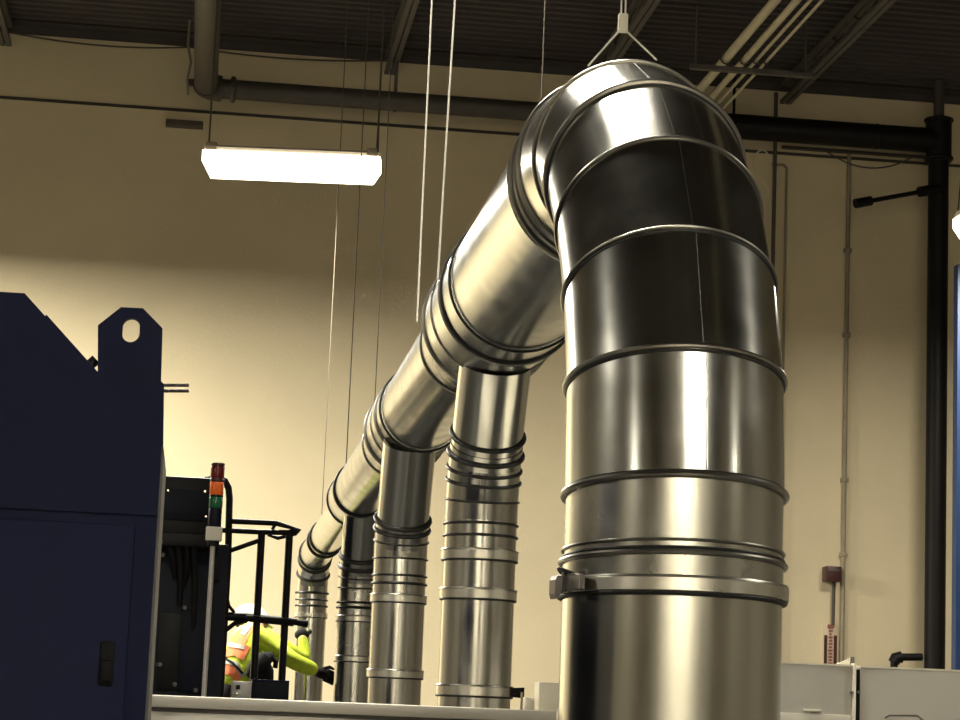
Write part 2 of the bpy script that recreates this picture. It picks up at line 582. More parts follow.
# pipe loop and second conduit right behind the elbow
xq = at(786, 210, wy).x
q0 = zpx(165, 786, wy)
wire('wall_conduit', [(at(772, 165, wy).x, wy, q0), (xq - 0.03, wy, q0), (xq, wy, q0 - 0.03), (xq, wy, 1.0)], 0.014, M['conduit'], 'thin hooked conduit on the wall just right of the big elbow', 'conduit')
xq = at(773, 190, wy).x
wire('wall_conduit', [(xq, wy - 0.05, H - 0.13), (xq, wy - 0.05, 1.0)], 0.02, M['conduit_dark'], 'dark vertical conduit partly hidden by the right side of the elbow', 'conduit')
lp = []
for i in range(15):
    a = -PI / 2 * 0.2 + i / 14 * PI * 1.1
    p = at(762 + 9 * math.cos(a), 166 - 16 * math.sin(a), 19.6)
    lp.append(p)
lp.append(at(770, 190, 19.6))
lp.append(at(770, 230, 19.6))
wire('coiled_cable', lp, 0.008, M['pipe_cream'], 'pale looped cable hanging behind the right side of the elbow', 'cable')

# flat bracket and draped cable on the left
b0, b1 = at(166, 120, 19.9), at(203, 127, 19.9)
t = thing('wall_bracket', 'short dark flat bar fixed on the wall left of the strip light', 'bracket', (b0.x, 19.9, b1.z))
box_obj('bar', (b0.x, 19.86, (b0.z + b1.z) / 2 - 0.025), (b1.x, 19.99, (b0.z + b1.z) / 2 + 0.025), M['conduit_dark'], t, 0.004)
pts = []
p0, p1, p2 = at(0, 30, 19.93), at(190, 47, 19.93), at(392, 60, 19.93)
for i in range(15):
    s = i / 14
    p = p0.lerp(p1, s)
    p.z -= 0.06 * 4 * s * (1 - s)
    pts.append(p)
for i in range(1, 15):
    s = i / 14
    p = p1.lerp(p2, s)
    p.z -= 0.05 * 4 * s * (1 - s)
    pts.append(p)
wire('draped_cable', pts, 0.008, M['wire_dull'], 'thin cable draped along the top of the back wall', 'cable')
p = at(189, 60, 19.2)
o = tube_obj('dangling_cable', [at(190, 20, 19.2), at(188, 45, 19.2), at(191, 62, 19.2), at(187, 80, 19.2), at(188, 95, 19.2)], 0.012, M['conduit'], None, 8)
tag(o, 'frayed cable end dangling beside the overhead pipe elbow', 'cable')

# blue rack upright at the right edge
bx = at(955, 420, 17.0).x
t = thing('storage_rack', 'blue steel rack upright at the very right edge', 'rack', (bx + 0.05, 17.0, 0))
bz = zpx(265, 953, 17.0)
bm = B()
box(bm, (bx, 16.95, 0), (bx + 0.10, 17.05, bz))
for k in range(40):
    zz = 0.3 + k * 0.1
    if zz < bz - 0.1:
        box(bm, (bx + 0.035, 16.944, zz), (bx + 0.055, 16.952, zz + 0.04))
link('upright', bm, M['blue'], t)
box_obj('foot_plate', (bx - 0.03, 16.92, 0), (bx + 0.13, 17.08, 0.012), M['blue'], t)
bm = B()
box(bm, (bx + 0.1, 16.97, 3.4), (bx + 1.8, 17.03, 3.52))
box(bm, (bx + 0.1, 16.97, 1.6), (bx + 1.8, 17.03, 1.72))
link('cross_beam', bm, M['blue'], t)
bm = B()
box(bm, (bx + 1.7, 16.95, 0), (bx + 1.8, 17.05, bz))
link('upright', bm, M['blue'], t)

# ------------------------------------------------------------------ strip lights


def strip_light(cx, cy, cz, yaw, label, length=1.2, chain=True):
    t = thing('strip_light', label, 'ceiling light', (cx, cy, cz), 'hanging strip lights')
    L = length / 2
    R = Matrix.Rotation(yaw, 4, 'Z')

    def put(o):
        o.parent = t
        o.matrix_parent_inverse = Matrix.Identity(4)
        return o
    bm = B()
    prism(bm, [(-0.085, 0.065), (0.085, 0.065), (0.085, 0.105), (0.05, 0.125), (-0.05, 0.125), (-0.085, 0.105)], -L + 0.01, L - 0.01, 'x')
    bmesh.ops.transform(bm, matrix=R, verts=bm.verts[:])
    put(link('housing', bm, M['plastic']))
    bm = B()   # wrap-around lens, tapered towards its bottom
    n = 8
    sec = [(0.105, 0.075), (0.105, 0.0), (0.075, -0.085), (0.02, -0.10), (-0.02, -0.10), (-0.075, -0.085), (-0.105, 0.0), (-0.105, 0.075)]
    rings = []
    for xx, k in ((-L, 0.9), (-L + 0.035, 1.0), (L - 0.035, 1.0), (L, 0.9)):
        sgn = -1 if xx < 0 else 1
        rings.append([bm.verts.new((xx - sgn * max(0, -z) * 0.55, yy * k, z)) for yy, z in sec])
    for i in range(3):
        for j in range(8):
            bm.faces.new((rings[i][j], rings[i][(j + 1) % 8], rings[i + 1][(j + 1) % 8], rings[i + 1][j]))
    bm.faces.new(list(reversed(rings[0])))
    bm.faces.new(rings[-1])
    bmesh.ops.transform(bm, matrix=R, verts=bm.verts[:])
    put(link('lens', bm, M['lens']))
    for s in (-1, 1):
        p = R @ Vector((s * (L - 0.03), 0, 0.125))
        if chain:
            bm = B()
            top_ = (pz - 0.11 if (s < 0 and px_ - 0.2 < cx - L < px_ + 0.25) else H - 0.02) - cz
            fork = 0.26
            for sy in (-1, 1):
                tube(bm, [p + Vector((0, sy * 0.07, -0.01)), Vector((p.x, p.y, p.z + fork))], 0.006, 6)
            tube(bm, [Vector((p.x, p.y, p.z + fork)), Vector((p.x, p.y, top_))], 0.007, 6)
            put(link('hanging_wire', bm, M['wire_dull'], None, True))
        bm = B()
        q0 = R @ Vector((s * (L - 0.06) - 0.035, -0.09, 0.07))
        box(bm, (s * (L - 0.06) - 0.035, -0.095, 0.068), (s * (L - 0.06) + 0.035, 0.095, 0.135))
        bmesh.ops.transform(bm, matrix=R, verts=bm.verts[:])
        put(link('end_cap', bm, M['conduit']))
    return t


lc = at(292, 167, 15.0)
strip_light(lc.x, lc.y, lc.z, math.radians(-7), 'bright white strip light hanging before the back wall at upper left', 1.235)
le = at(957, 226, 16.0)
strip_light(le.x + 0.60, 16.0, le.z, math.radians(0), 'glowing strip light mostly cut off by the right edge of the photo', 1.2)

# ------------------------------------------------------------------ the big duct
DX = 0.867
R_BIG = 0.2025
RB = 0.80                     # bend radius of the elbow
EZ = 2.912                     # trunk axis height at the elbow
RY = 4.0                      # riser axis


def axis_z(Y):
    return EZ - 0.010 * (Y - 4.8)


duct = thing('exhaust_duct', 'large galvanised main duct, upright pipe turning through an elbow into the receding trunk', 'duct', (DX, RY, 0))

# upright pipe, adapter and collars
z_clamp = zpx(583.5, 671, RY - 0.2)
z_sleeve = zpx(551, 671, RY - 0.2)
z_spring = EZ - RB
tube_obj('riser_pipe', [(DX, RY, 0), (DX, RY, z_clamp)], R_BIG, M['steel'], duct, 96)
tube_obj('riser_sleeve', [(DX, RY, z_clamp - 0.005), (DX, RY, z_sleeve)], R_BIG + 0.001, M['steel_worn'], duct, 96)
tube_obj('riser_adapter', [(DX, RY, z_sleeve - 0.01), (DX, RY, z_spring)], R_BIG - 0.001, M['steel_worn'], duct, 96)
def tilted(z, deg):
    """centre and axis of a hoop whose far side hangs lower, front edge kept at height z"""
    a = math.radians(deg)
    return Vector((DX, RY, z - R_BIG * math.tan(a))), Vector((0, math.sin(a), math.cos(a)))


for dz, rr_, th_, mt_ in ((0.0, 0.005, 0.005, 'bead'), (0.008, 0.0015, 0.0032, 'joint_dark'), (0.022, 0.002, 0.0028, 'bead')):
    cc, ax = tilted(z_sleeve + dz, 3.5)
    ring_obj('joint_ring', cc, ax, R_BIG + rr_, th_, M[mt_], duct, 96)
# band clamp with over-centre latch
cc, ax = tilted(z_clamp, 1.5)
cl = band_obj('clamp_ring', cc, ax, R_BIG - 0.002, R_BIG + 0.012, 0.025, M['clamp'], duct)
ring_obj('clamp_lip', cc - ax * 0.015, ax, R_BIG + 0.005, 0.005, M['joint_dark'], cl, 96)
ring_obj('clamp_lip', cc + ax * 0.013, ax, R_BIG + 0.008, 0.0035, M['clamp'], cl, 96)
la = math.radians(193)
e_r = Vector((math.cos(la), math.sin(la), 0))
e_t = Vector((-math.sin(la), math.cos(la), 0))


def local_box(name, r0, r1, t0, t1, z0, z1, mat, parent, bevel=0.002):
    bm = B()
    box(bm, (r0, t0, z0), (r1, t1, z1), bevel)
    T = Matrix((Vector((e_r.x, e_t.x, 0, DX)), Vector((e_r.y, e_t.y, 0, RY)), Vector((0, 0, 1, z_clamp)), Vector((0, 0, 0, 1))))
    bmesh.ops.transform(bm, matrix=T, verts=bm.verts[:])
    return link(name, bm, mat, parent)


local_box('latch_base', R_BIG + 0.010, R_BIG + 0.022, -0.03, 0.09, -0.014, 0.014, M['latch'], cl)
for zz in (-0.012, 0.012):
    bm = B()
    tube(bm, [Vector((DX, RY, z_clamp + zz)) + e_r * (R_BIG + 0.018) + e_t * s for s in (-0.02, 0.075)], 0.004, 8)
    link('latch_hook', bm, M['latch'], cl, True)
local_box('latch_hinge', R_BIG + 0.008, R_BIG + 0.026, 0.015, 0.03, -0.016, 0.022, M['joint_dark'], cl)
bm = B()
T = Matrix((Vector((e_r.x, e_t.x, 0, DX)), Vector((e_r.y, e_t.y, 0, RY)), Vector((0, 0, 1, z_clamp)), Vector((0, 0, 0, 1))))
prism(bm, [(R_BIG + 0.022, 0.012), (R_BIG + 0.036, 0.012), (R_BIG + 0.040, 0.004), (R_BIG + 0.040, -0.020), (R_BIG + 0.037, -0.030), (R_BIG + 0.028, -0.020), (R_BIG + 0.016, -0.016)], -0.004, 0.024, 'y')
bmesh.ops.transform(bm, matrix=T, verts=bm.verts[:])
link('latch_lever', bm, M['latch'], cl)
bm = B()
tube(bm, [Vector((DX, RY, z_clamp)) + e_r * (R_BIG + 0.014 + 0.018 * math.sin(i / 8 * PI)) + e_t * (0.045 - 0.05 * i / 8) + Vector((0, 0, 0.016 + 0.009 * math.sin(i / 8 * PI))) for i in range(9)], 0.003, 8)
link('latch_bail', bm, M['joint_dark'], cl, True)

# six-gore elbow
EC = Vector((DX, RY + RB, EZ - RB))


def elbow_ring(theta, r, seg=96):
    d = Vector((0, -math.cos(theta), math.sin(theta)))
    c = EC + d * RB
    ax = Vector((0, math.sin(theta), math.cos(theta)))
    return c, d, ax


NG = 6
GA = [math.radians(q) for q in (0, 13.5, 28, 42.5, 57, 72.5, 90)]
for g in range(NG):
    a0, a1 = GA[g], GA[g + 1]
    bm = B()
    rows = []
    for a in (a0, a1):
        c, d, ax = elbow_ring(a, R_BIG)
        x = Vector((1, 0, 0))
        k = 1 / math.cos(PI / 4 / NG)
        rows.append([bm.verts.new(c + (d * math.cos(2 * PI * j / 96) * k + x * math.sin(2 * PI * j / 96)) * (R_BIG + 0.001)) for j in range(96)])
    if g == 0:      # the first joint is cut slightly on the slant
        for v in rows[0]:
            v.co.y = RY + (v.co.y - RY) / k
            v.co.z = EC.z - (v.co.y - (RY - R_BIG)) * math.tan(math.radians(6.5))
    for j in range(96):
        bm.faces.new((rows[0][j], rows[0][(j + 1) % 96], rows[1][(j + 1) % 96], rows[1][j]))
    seg_o = link('elbow_segment', bm, M['steel'] if g != 0 else M['steel'], duct, True)
    # raised lock seam down the outer side of each segment
    ang = math.radians(-4 + 1.5 * g)
    bm = B()
    pp = []
    for a in (a0 + 0.01, a1 - 0.01):
        c, d, ax = elbow_ring(a, R_BIG)
        pp.append(c + (d * math.cos(ang) * 1.004 + Vector((1, 0, 0)) * math.sin(-ang)) * (R_BIG + 0.0012))
    tube(bm, pp, 0.0007, 6)
    link('lock_seam', bm, M['steel_worn'], seg_o, True)
for g in range(NG + 1):
    a = GA[g]
    c, d, ax = elbow_ring(a, R_BIG)
    if g == 0:
        c, ax = tilted(EC.z, 6.5)
    thick = {0: 0.0062, 1: 0.0050, 2: 0.0033, 3: 0.0033, 4: 0.0072, 5: 0.0038, 6: 0.006}[g]
    ring_obj('joint_ring', c, ax, R_BIG + 0.004, thick, M['bead'], duct, 96)
    if g in (0, 1, 2, 4):
        c2 = c + ax * (0.007 if g == 0 else -0.008)
        ring_obj('joint_ring', c2, ax, R_BIG + 0.0012, 0.003, M['joint_dark'], duct, 96)

# trunk: sections, tee bodies, rings
TR = [  # (y0, y1, r0, r1, name)
    (4.80, 6.15, 0.200, 0.200, 'trunk_section'),
    (6.15, 6.85, 0.207, 0.207, 'tee_body'),
    (6.85, 7.25, 0.205, 0.172, 'reducer'),
    (7.25, 8.85, 0.170, 0.170, 'trunk_section'),
    (8.85, 9.60, 0.178, 0.178, 'tee_body'),
    (9.60, 10.05, 0.176, 0.152, 'reducer'),
    (10.05, 12.15, 0.147, 0.147, 'trunk_section'),
    (12.15, 12.75, 0.152, 0.152, 'tee_body'),
    (12.75, 13.1, 0.150, 0.115, 'reducer'),
]
for y0, y1, r0, r1, nm in TR:
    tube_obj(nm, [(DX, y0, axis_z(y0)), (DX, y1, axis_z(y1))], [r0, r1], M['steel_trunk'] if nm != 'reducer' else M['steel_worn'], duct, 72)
RINGS = [(4.83, .203, .006, 'bead'), (4.85, .2015, .004, 'joint_dark'), (4.89, .202, .004, 'bead'), (4.95, .204, .007, 'bead'), (4.968, .2015, .004, 'joint_dark'),
         (6.15, .2065, .004, 'joint_dark'), (6.34, .209, .006, 'joint_dark'), (6.36, .210, .007, 'bead'), (6.62, .208, .004, 'bead'), (6.83, .209, .007, 'bead'), (6.85, .206, .004, 'joint_dark'), (7.25, .172, .006, 'joint_dark'), (7.275, .172, .006, 'bead'),
         (8.85, .178, .005, 'joint_dark'), (9.05, .180, .008, 'bead'), (9.3, .179, .004, 'bead'), (9.58, .180, .009, 'bead'), (9.605, .177, .005, 'joint_dark'), (10.05, .150, .007, 'joint_dark'), (10.09, .150, .007, 'bead'),
         (12.15, .152, .009, 'joint_dark'), (12.2, .152, .007, 'bead'), (12.74, .153, .008, 'joint_dark'), (13.1, .117, .008, 'joint_dark')]
for yy, R, r, mt in RINGS:
    ring_obj('joint_ring', (DX, yy, axis_z(yy)), (0, 1, -0.01), R, r, M[mt], duct, 72)

# ------------------------------------------------------------------ branch ducts


def branch(yv, r, xv, alpha, z_arc0, z_arc1, rings, clamps, arc_rings, label, top_z, knob=None, mat='steel_branch'):
    """upright branch: straight lower pipe, segmented bend towards the riser, slanted neck into the trunk"""
    t = thing('branch_duct', label, 'duct', (xv, yv, 0), 'branch ducts under the trunk')
    a = math.radians(alpha)
    Rb = (z_arc1 - z_arc0) / math.sin(a)
    tube_obj('lower_pipe', [(xv, yv, 0), (xv, yv, z_arc0)], r, M[mat], t, 64)
    n = 4

    def P(f):
        th = a * f
        return Vector((xv, yv - Rb * (1 - math.cos(th)), z_arc0 + Rb * math.sin(th))), Vector((0, -math.sin(th), math.cos(th)))
    for i in range(n):
        p, ax = P(i / n)
        q, ax2 = P((i + 1) / n)
        bm = B()
        rows = []
        for c, x_ in ((p, ax), (q, ax2)):
            d = Vector((0, x_.z, -x_.y))
            rows.append([bm.verts.new(c + (Vector((1, 0, 0)) * math.cos(2 * PI * j / 64) + d * math.sin(2 * PI * j / 64)) * (r + 0.001)) for j in range(64)])
        for j in range(64):
            bm.faces.new((rows[0][j], rows[0][(j + 1) % 64], rows[1][(j + 1) % 64], rows[1][j]))
        link('bend_segment', bm, M[mat], t, True)
    for f, th_ in arc_rings:
        p, ax = P(f)
        ring_obj('joint_ring', p, ax, r + 0.003, th_, M['joint_dark'], t, 64)
    p, ax = P(1.0)
    L = (top_z - p.z) / ax.z
    tube_obj('neck_pipe', [p, p + ax * L], r * 0.985, M['steel'], t, 64)
    for zz, th_, mt in rings:
        ring_obj('joint_ring', (xv, yv, zz), (0, 0, 1), r + 0.002, th_, M[mt], t, 64)
    for zz in clamps:
        c = band_obj('clamp_ring', (xv, yv, zz), (0, 0, 1), r - 0.001, r + 0.008, 0.030, M['clamp'], t)
        ring_obj('clamp_lip', (xv, yv, zz - 0.016), (0, 0, 1), r + 0.004, 0.0045, M['joint_dark'], c, 64)
        ring_obj('clamp_lip', (xv, yv, zz + 0.015), (0, 0, 1), r + 0.006, 0.004, M['clamp'], c, 64)
        if knob and abs(zz - knob) < 1e-6:
            tube_obj('clamp_knob', [(xv + r + 0.004, yv - 0.02, zz), (xv + r + 0.04, yv - 0.025, zz)], [0.014, 0.017], M['rubber'], c, 16)
    return t


def zs_(pys, px, Y):
    return [zpx(p, px, Y) for p in pys]


# nearest branch
Y2 = 6.85
x2 = at(476, 650, Y2).x
k2 = zpx(691, 476, Y2)
branch(Y2, 0.113, x2, 30, zpx(522, 482, Y2), zpx(447, 490, Y2), [(zpx(525, 482, Y2), .0045, 'joint_dark'), (zpx(537, 482, Y2), .0045, 'joint_dark')],
       [zpx(556, 480, Y2), zpx(595, 479, Y2), k2], [(0.27, .0035), (0.52, .0055), (0.68, .0055), (0.88, .0085), (1.14, .006)],
       'first and widest-looking galvanised branch duct, just left of the riser', 2.735, k2)
Y3 = 9.2
x3 = at(396.5, 641, Y3).x
branch(Y3, 0.111, x3, 28, zpx(560, 400, Y3), zpx(520, 405, Y3), [(zpx(576, 398, Y3), .005, 'joint_dark'), (zpx(584, 398, Y3), .006, 'joint_dark')],
       [zpx(599, 398, Y3), zpx(674, 396, Y3)], [(0.02, .004), (0.45, .004), (0.75, .009), (1.0, .010)],
       'second branch duct from the riser, bending into the trunk ahead of the third', 2.745)
Y4 = 12.55
x4 = at(355.5, 641, Y4).x
branch(Y4, 0.111, x4, 26, zpx(592, 358, Y4), zpx(556, 360, Y4), [(zpx(603, 357, Y4), .007, 'joint_dark'), (zpx(608, 357, Y4), .008, 'joint_dark')],
       [zpx(619, 357, Y4), zpx(659, 356, Y4)], [(0.1, .004), (0.4, .004), (0.7, .012), (1.0, .012)],
       'third branch duct from the riser, half hidden behind the second', 2.75, None, 'steel_worn')

# last branch: the end of the trunk itself turns down
Y5 = 16.0
x5 = at(310, 632, Y5).x
t = thing('branch_duct', 'farthest branch duct where the trunk end bends down, behind the worker', 'duct', (x5, Y5, 0), 'branch ducts under the trunk')
r5 = 0.111
zv = zpx(593, 312, Y5)
tube_obj('lower_pipe', [(x5, Y5, 0), (x5, Y5, zv)], r5, M['steel_branch'], t, 56)
zA = axis_z(13.1)
Rb5 = 0.27
zE = 2.78
slope_pts = [(DX, 13.1, zA), (x5, Y5 - Rb5 * 1.0, zv + Rb5)]
# end of trunk: straight run then bend
tube_obj('neck_pipe', [(DX, 13.1, zA), (x5, Y5 - Rb5, zv + Rb5)], r5, M['steel'], t, 56)
n = 6
pts5 = []
for i in range(n + 1):
    th = PI / 2 * i / n
    pts5.append((Vector((x5, Y5 - Rb5 + Rb5 * math.sin(th), zv + Rb5 * math.cos(th))), Vector((0, math.cos(th), -math.sin(th)))))
for i in range(n):
    bm = B()
    rows = []
    for c, ax in (pts5[i], pts5[i + 1]):
        d = Vector((0, ax.z, -ax.y))
        rows.append([bm.verts.new(c + (Vector((1, 0, 0)) * math.cos(2 * PI * j / 56) + d * math.sin(2 * PI * j / 56)) * (r5 + 0.001)) for j in range(56)])
    for j in range(56):
        bm.faces.new((rows[0][j], rows[0][(j + 1) % 56], rows[1][(j + 1) % 56], rows[1][j]))
    link('bend_segment', bm, M['steel_branch'], t, True)
nd = (Vector((x5, Y5 - Rb5, zv + Rb5)) - Vector((DX, 13.1, zA))).normalized()
for f5 in (0.62, 0.70):
    ring_obj('joint_ring', Vector((DX, 13.1, zA)).lerp(Vector((x5, Y5 - Rb5, zv + Rb5)), f5), nd, r5 + 0.004, .009, M['joint_dark'], t, 56)
for i, th_ in ((0, .009), (2, .008), (4, .009), (6, .009)):
    ring_obj('joint_ring', pts5[i][0], pts5[i][1], r5 + 0.004, th_, M['joint_dark'], t, 56)
for py, th_ in ((600, .007), (606, .008)):
    ring_obj('joint_ring', (x5, Y5, zpx(py, 311, Y5)), (0, 0, 1), r5 + 0.002, th_, M['joint_dark'], t, 56)
zc = zpx(615, 311, Y5)
c = band_obj('clamp_ring', (x5, Y5, zc), (0, 0, 1), r5 - 0.001, r5 + 0.010, 0.032, M['clamp'], t)
ring_obj('clamp_lip', (x5, Y5, zc - 0.018), (0, 0, 1), r5 + 0.004, 0.005, M['joint_dark'], c, 56)

# ------------------------------------------------------------------ wires holding the duct
def hang(px, py, Y, r, mat, label, top=None):
    p = at(px, py, Y)
    q = Vector((p.x, p.y, H + 0.02))
    if top:
        e = at(top[0], top[1], Y)
        q = p + (e - p) * ((H + 0.02 - p.z) / (e.z - p.z))
    return wire('hanger_wire', [p, q], r, mat, label, 'wire', 'wires hanging the duct from the roof')


p = at(437, 290, 6.62)
hang(437, 291, 6.62, 0.0032, M['wire'], 'right of the two bright hanger wires left of the elbow', (455, 0))
hang(417, 322, 7.27, 0.0032, M['wire'], 'left of the two bright hanger wires, running down to the reducer', (432, 0))
hang(541, 112, 7.27, 0.0022, M['wire_dull'], 'thin hanger wire dropping behind the left shoulder of the elbow')
hang(374, 420, 9.58, 0.0022, M['wire_dull'], 'thin hanger wire in line with the right end of the strip light')
hang(346, 468, 12.18, 0.003, M['wire_dull'], 'middle one of three thin hanger wires over the bright wall')
hang(321, 530, 15.75, 0.0032, M['wire_dull'], 'leftmost thin hanger wire, reaching the far end of the trunk')

sv = at(623, 23, 4.78)
t = thing('lifting_bridle', 'two-legged wire bridle with a pale sleeve above the elbow', 'wire', sv)
bm = B()
box(bm, (sv.x - 0.011, sv.y - 0.008, sv.z - 0.022), (sv.x + 0.011, sv.y + 0.008, sv.z + 0.022), 0.003)
link('crimp_sleeve', bm, M['white'], t, True)
for s in (-1, 1):
    tube_obj('suspension_wire', [(sv.x + s * 0.005, sv.y, sv.z + 0.01), (sv.x + s * 0.006, sv.y, H + 0.02)], 0.0022, M['wire'], t, 8)
    ex = at(588, 66, 4.8) if s < 0 else at(657, 60, 4.8)
    tube_obj('bridle_leg', [(sv.x + s * 0.005, sv.y, sv.z - 0.015), ex], 0.0024, M['wire'], t, 8)

# ------------------------------------------------------------------ navy cabinet at the left
CYF = 3.6          # front plane


def cab(px, py, Y=CYF):
    p = at(px, py, Y)
    return (p.x, p.z)


xr_ = cab(153.5, 580)[0]
zt_ = cab(20, 293)[1]
xs0 = cab(25, 293)[0]
zs1 = cab(161, 446)[1]
xl = xr_ - 2.6
t = thing('machine_cabinet', 'big navy machine cabinet with a sloped top corner filling the left edge', 'cabinet', (xr_ - 1.3, CYF, 0))
bm = B()
prism(bm, [(xl, 0.0), (xr_, 0.0), (xr_, zs1), (xs0, zt_), (xl, zt_)], CYF, CYF + 0.33, 'y')
link('body', bm, M['navy'], t)
# proud edge strip along the slope
bm = B()
dv = Vector((xr_ - xs0, 0, zs1 - zt_)).normalized()
nv = Vector((-dv.z, 0, dv.x))
if nv.z < 0:
    nv = -nv
q = [Vector((xs0, 0, zt_)) + dv * 0.05, Vector((xr_, 0, zs1))]
poly = [q[0] - nv * 0.004, q[1] - nv * 0.004, q[1] + nv * 0.003, q[0] + nv * 0.003]
prism(bm, [(v.x, v.z) for v in poly], CYF - 0.003, CYF + 0.31, 'y')
link('slope_panel', bm, M['navy'], t)
# side face, a lighter grey than the front
bm = B()
prism(bm, [(CYF + 0.02, 0.01), (CYF + 0.32, 0.01), (CYF + 0.32, zs1 - 0.01), (CYF + 0.02, zs1 - 0.01)], xr_, xr_ + 0.004, 'x')
link('side_panel', bm, M['greyside'], t)
box_obj('reflected_dark_block', (xl, CYF + 0.33, 0), (xr_ - 0.05, CYF + 1.3, zs1 - 0.06), M['navy_dark'], t)  # unseen block added so the riser reflects a dark band
# seam and door on the front
zd = cab(60, 511)[1]
bm = B()
box(bm, (xl, CYF - 0.008, zd), (xr_, CYF + 0.01, cab(161, 449)[1]))
prism(bm, [(xl, cab(161, 449)[1]), (xr_, cab(161, 449)[1]), (xr_ - 0.001, zs1 - 0.001), (xs0, zt_ - 0.001), (xl, zt_ - 0.001)], CYF - 0.008, CYF + 0.01, 'y')
link('upper_panel', bm, M['navy'], t)
door = box_obj('door', (xl, CYF - 0.010, 0.12), (xr_ - 0.034, CYF + 0.005, zd - 0.017), M['navy'], t, 0.003)
h0, h1 = cab(101, 641), cab(113, 686)
bm = B()
box(bm, (h0[0], CYF - 0.016, h1[1]), (h1[0], CYF - 0.008, h0[1]), 0.003)
box(bm, (h0[0] + 0.004, CYF - 0.028, h1[1] + 0.006), (h1[0] - 0.003, CYF - 0.015, h0[1] - 0.03), 0.004)
link('handle', bm, M['rubber'], door, True)
# lifting lug with slotted eye
LY = CYF + 0.10
P_ = lambda px, py: cab(px, py, LY)
outer = [P_(97, 470), P_(98, 325), P_(121, 307), P_(143, 308), P_(162.5, 328), P_(161, 381), P_(164, 384), P_(163, 470)]
cxp, cyp, wp, hp = 131, 330, 8.7, 12.0
slot = []
for i in range(24):
    a = 2 * PI * i / 24
    dy = (hp - wp) if math.sin(a) < 0 else -(hp - wp)
    px, py = cxp + wp * math.cos(a), cyp + wp * math.sin(a) + (-(hp - wp) if math.sin(a) < 0 else (hp - wp))
    slot.append(P_(px + (360 - py) * 0.0 + (330 - py) * 0.05, py))
bm = B()
th = 0.016


def plate_with_hole(bm, outer, hole, y0, y1):
    def loop(pts, y):
        vs = [bm.verts.new((p[0], y, p[1])) for p in pts]
        es = [bm.edges.new((vs[i], vs[(i + 1) % len(vs)])) for i in range(len(vs))]
        return vs, es
    for y in (y0, y1):
        ov, oe = loop(outer, y)
        hv, he = loop(hole, y)
        bmesh.ops.triangle_fill(bm, use_beauty=True, use_dissolve=False, edges=oe + he)
        if y == y0:
            o0, hh0 = ov, hv
        else:
            for A_, B_ in ((o0, ov), (hh0, hv)):
                n_ = len(A_)
                for i in range(n_):
                    bm.faces.new((A_[i], A_[(i + 1) % n_], B_[(i + 1) % n_], B_[i]))


plate_with_hole(bm, outer, slot, LY, LY + th)
link('lifting_lug', bm, M['navy'], t)
# bolt head on the slope and two studs out of the side
p0 = Vector((P_(92, 361)[0], LY + 0.02, P_(92, 361)[1]))
bm = B()
tube(bm, [p0 - nv * 0.012, p0 + nv * 0.008], 0.010, 6)
link('bolt', bm, M['bolt'], t)
for dy, py in ((0.02, 383.5), (0.035, 388)):
    a_ = Vector((P_(162, py)[0], LY + dy, P_(162, py)[1]))
    e_ = Vector((P_(189, py)[0], LY + dy, P_(189, py)[1]))
    bm = B()
    nn = 22
    tube(bm, [a_ + Vector((-0.02, 0, 0))] + [a_.lerp(e_, i / nn) for i in range(nn + 1)], [0.0032] + [0.0034 if i % 2 else 0.0026 for i in range(nn + 1)], 10)
    link('threaded_stud', bm, M['latch'], t, True)

# ------------------------------------------------------------------ low pale machine rail in front of the branches
LYF = 5.75
l0, l1 = at(146, 692, LYF), at(556, 713.5, LYF)
zl = (l0.z + l1.z) / 2
t = thing('machine_enclosure', 'long pale low enclosure with a lipped top in front of the branch ducts', 'machine', ((l0.x + l1.x) / 2, LYF, 0))
lx0, lx1 = l0.x, l1.x + 0.0
box_obj('top_rail', (lx0, LYF - 0.012, zl - 0.030), (lx1, LYF + 0.25, zl), M['panel'], t, 0.003)
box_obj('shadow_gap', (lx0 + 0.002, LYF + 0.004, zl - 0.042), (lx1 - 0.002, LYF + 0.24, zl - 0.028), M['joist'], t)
box_obj('front_panel', (lx0, LYF, 0.0), (lx1, LYF + 0.245, zl - 0.041), M['panel'], t, 0.002)
# small things standing at its right end
w0, w1 = at(537, 682, LYF + 0.1), at(562, 712, LYF + 0.1)
o = box_obj('junction_box', (w0.x, LYF + 0.06, zl), (w1.x, LYF + 0.14, w0.z), M['white'], None, 0.002)
tag(o, 'small cream box standing on the pale enclosure beside the riser', 'box')
bm = B()
o0, o1 = at(524, 697, LYF + 0.18), at(538, 712, LYF + 0.18)
box(bm, (o0.x, LYF + 0.16, zl), (o1.x + 0.03, LYF + 0.22, o0.z), 0.002)
o = link('cover_plate', bm, M['panel'], None, True)
tag(o, 'low cream cover standing between the thin pin and the cream box', 'cover')
pp = at(522, 692, LYF + 0.12)
o = tube_obj('locating_pin', [(pp.x, LYF + 0.12, zl), (pp.x, LYF + 0.12, pp.z)], 0.0035, M['conduit'], None, 10)
tag(o, 'thin upright pin on the pale enclosure right of the first branch duct', 'pin')

# ------------------------------------------------------------------ grey cabinets at the right
RYF = 6.0


def rp(px, py, Y=RYF):
    p = at(px, py, Y)
    return p


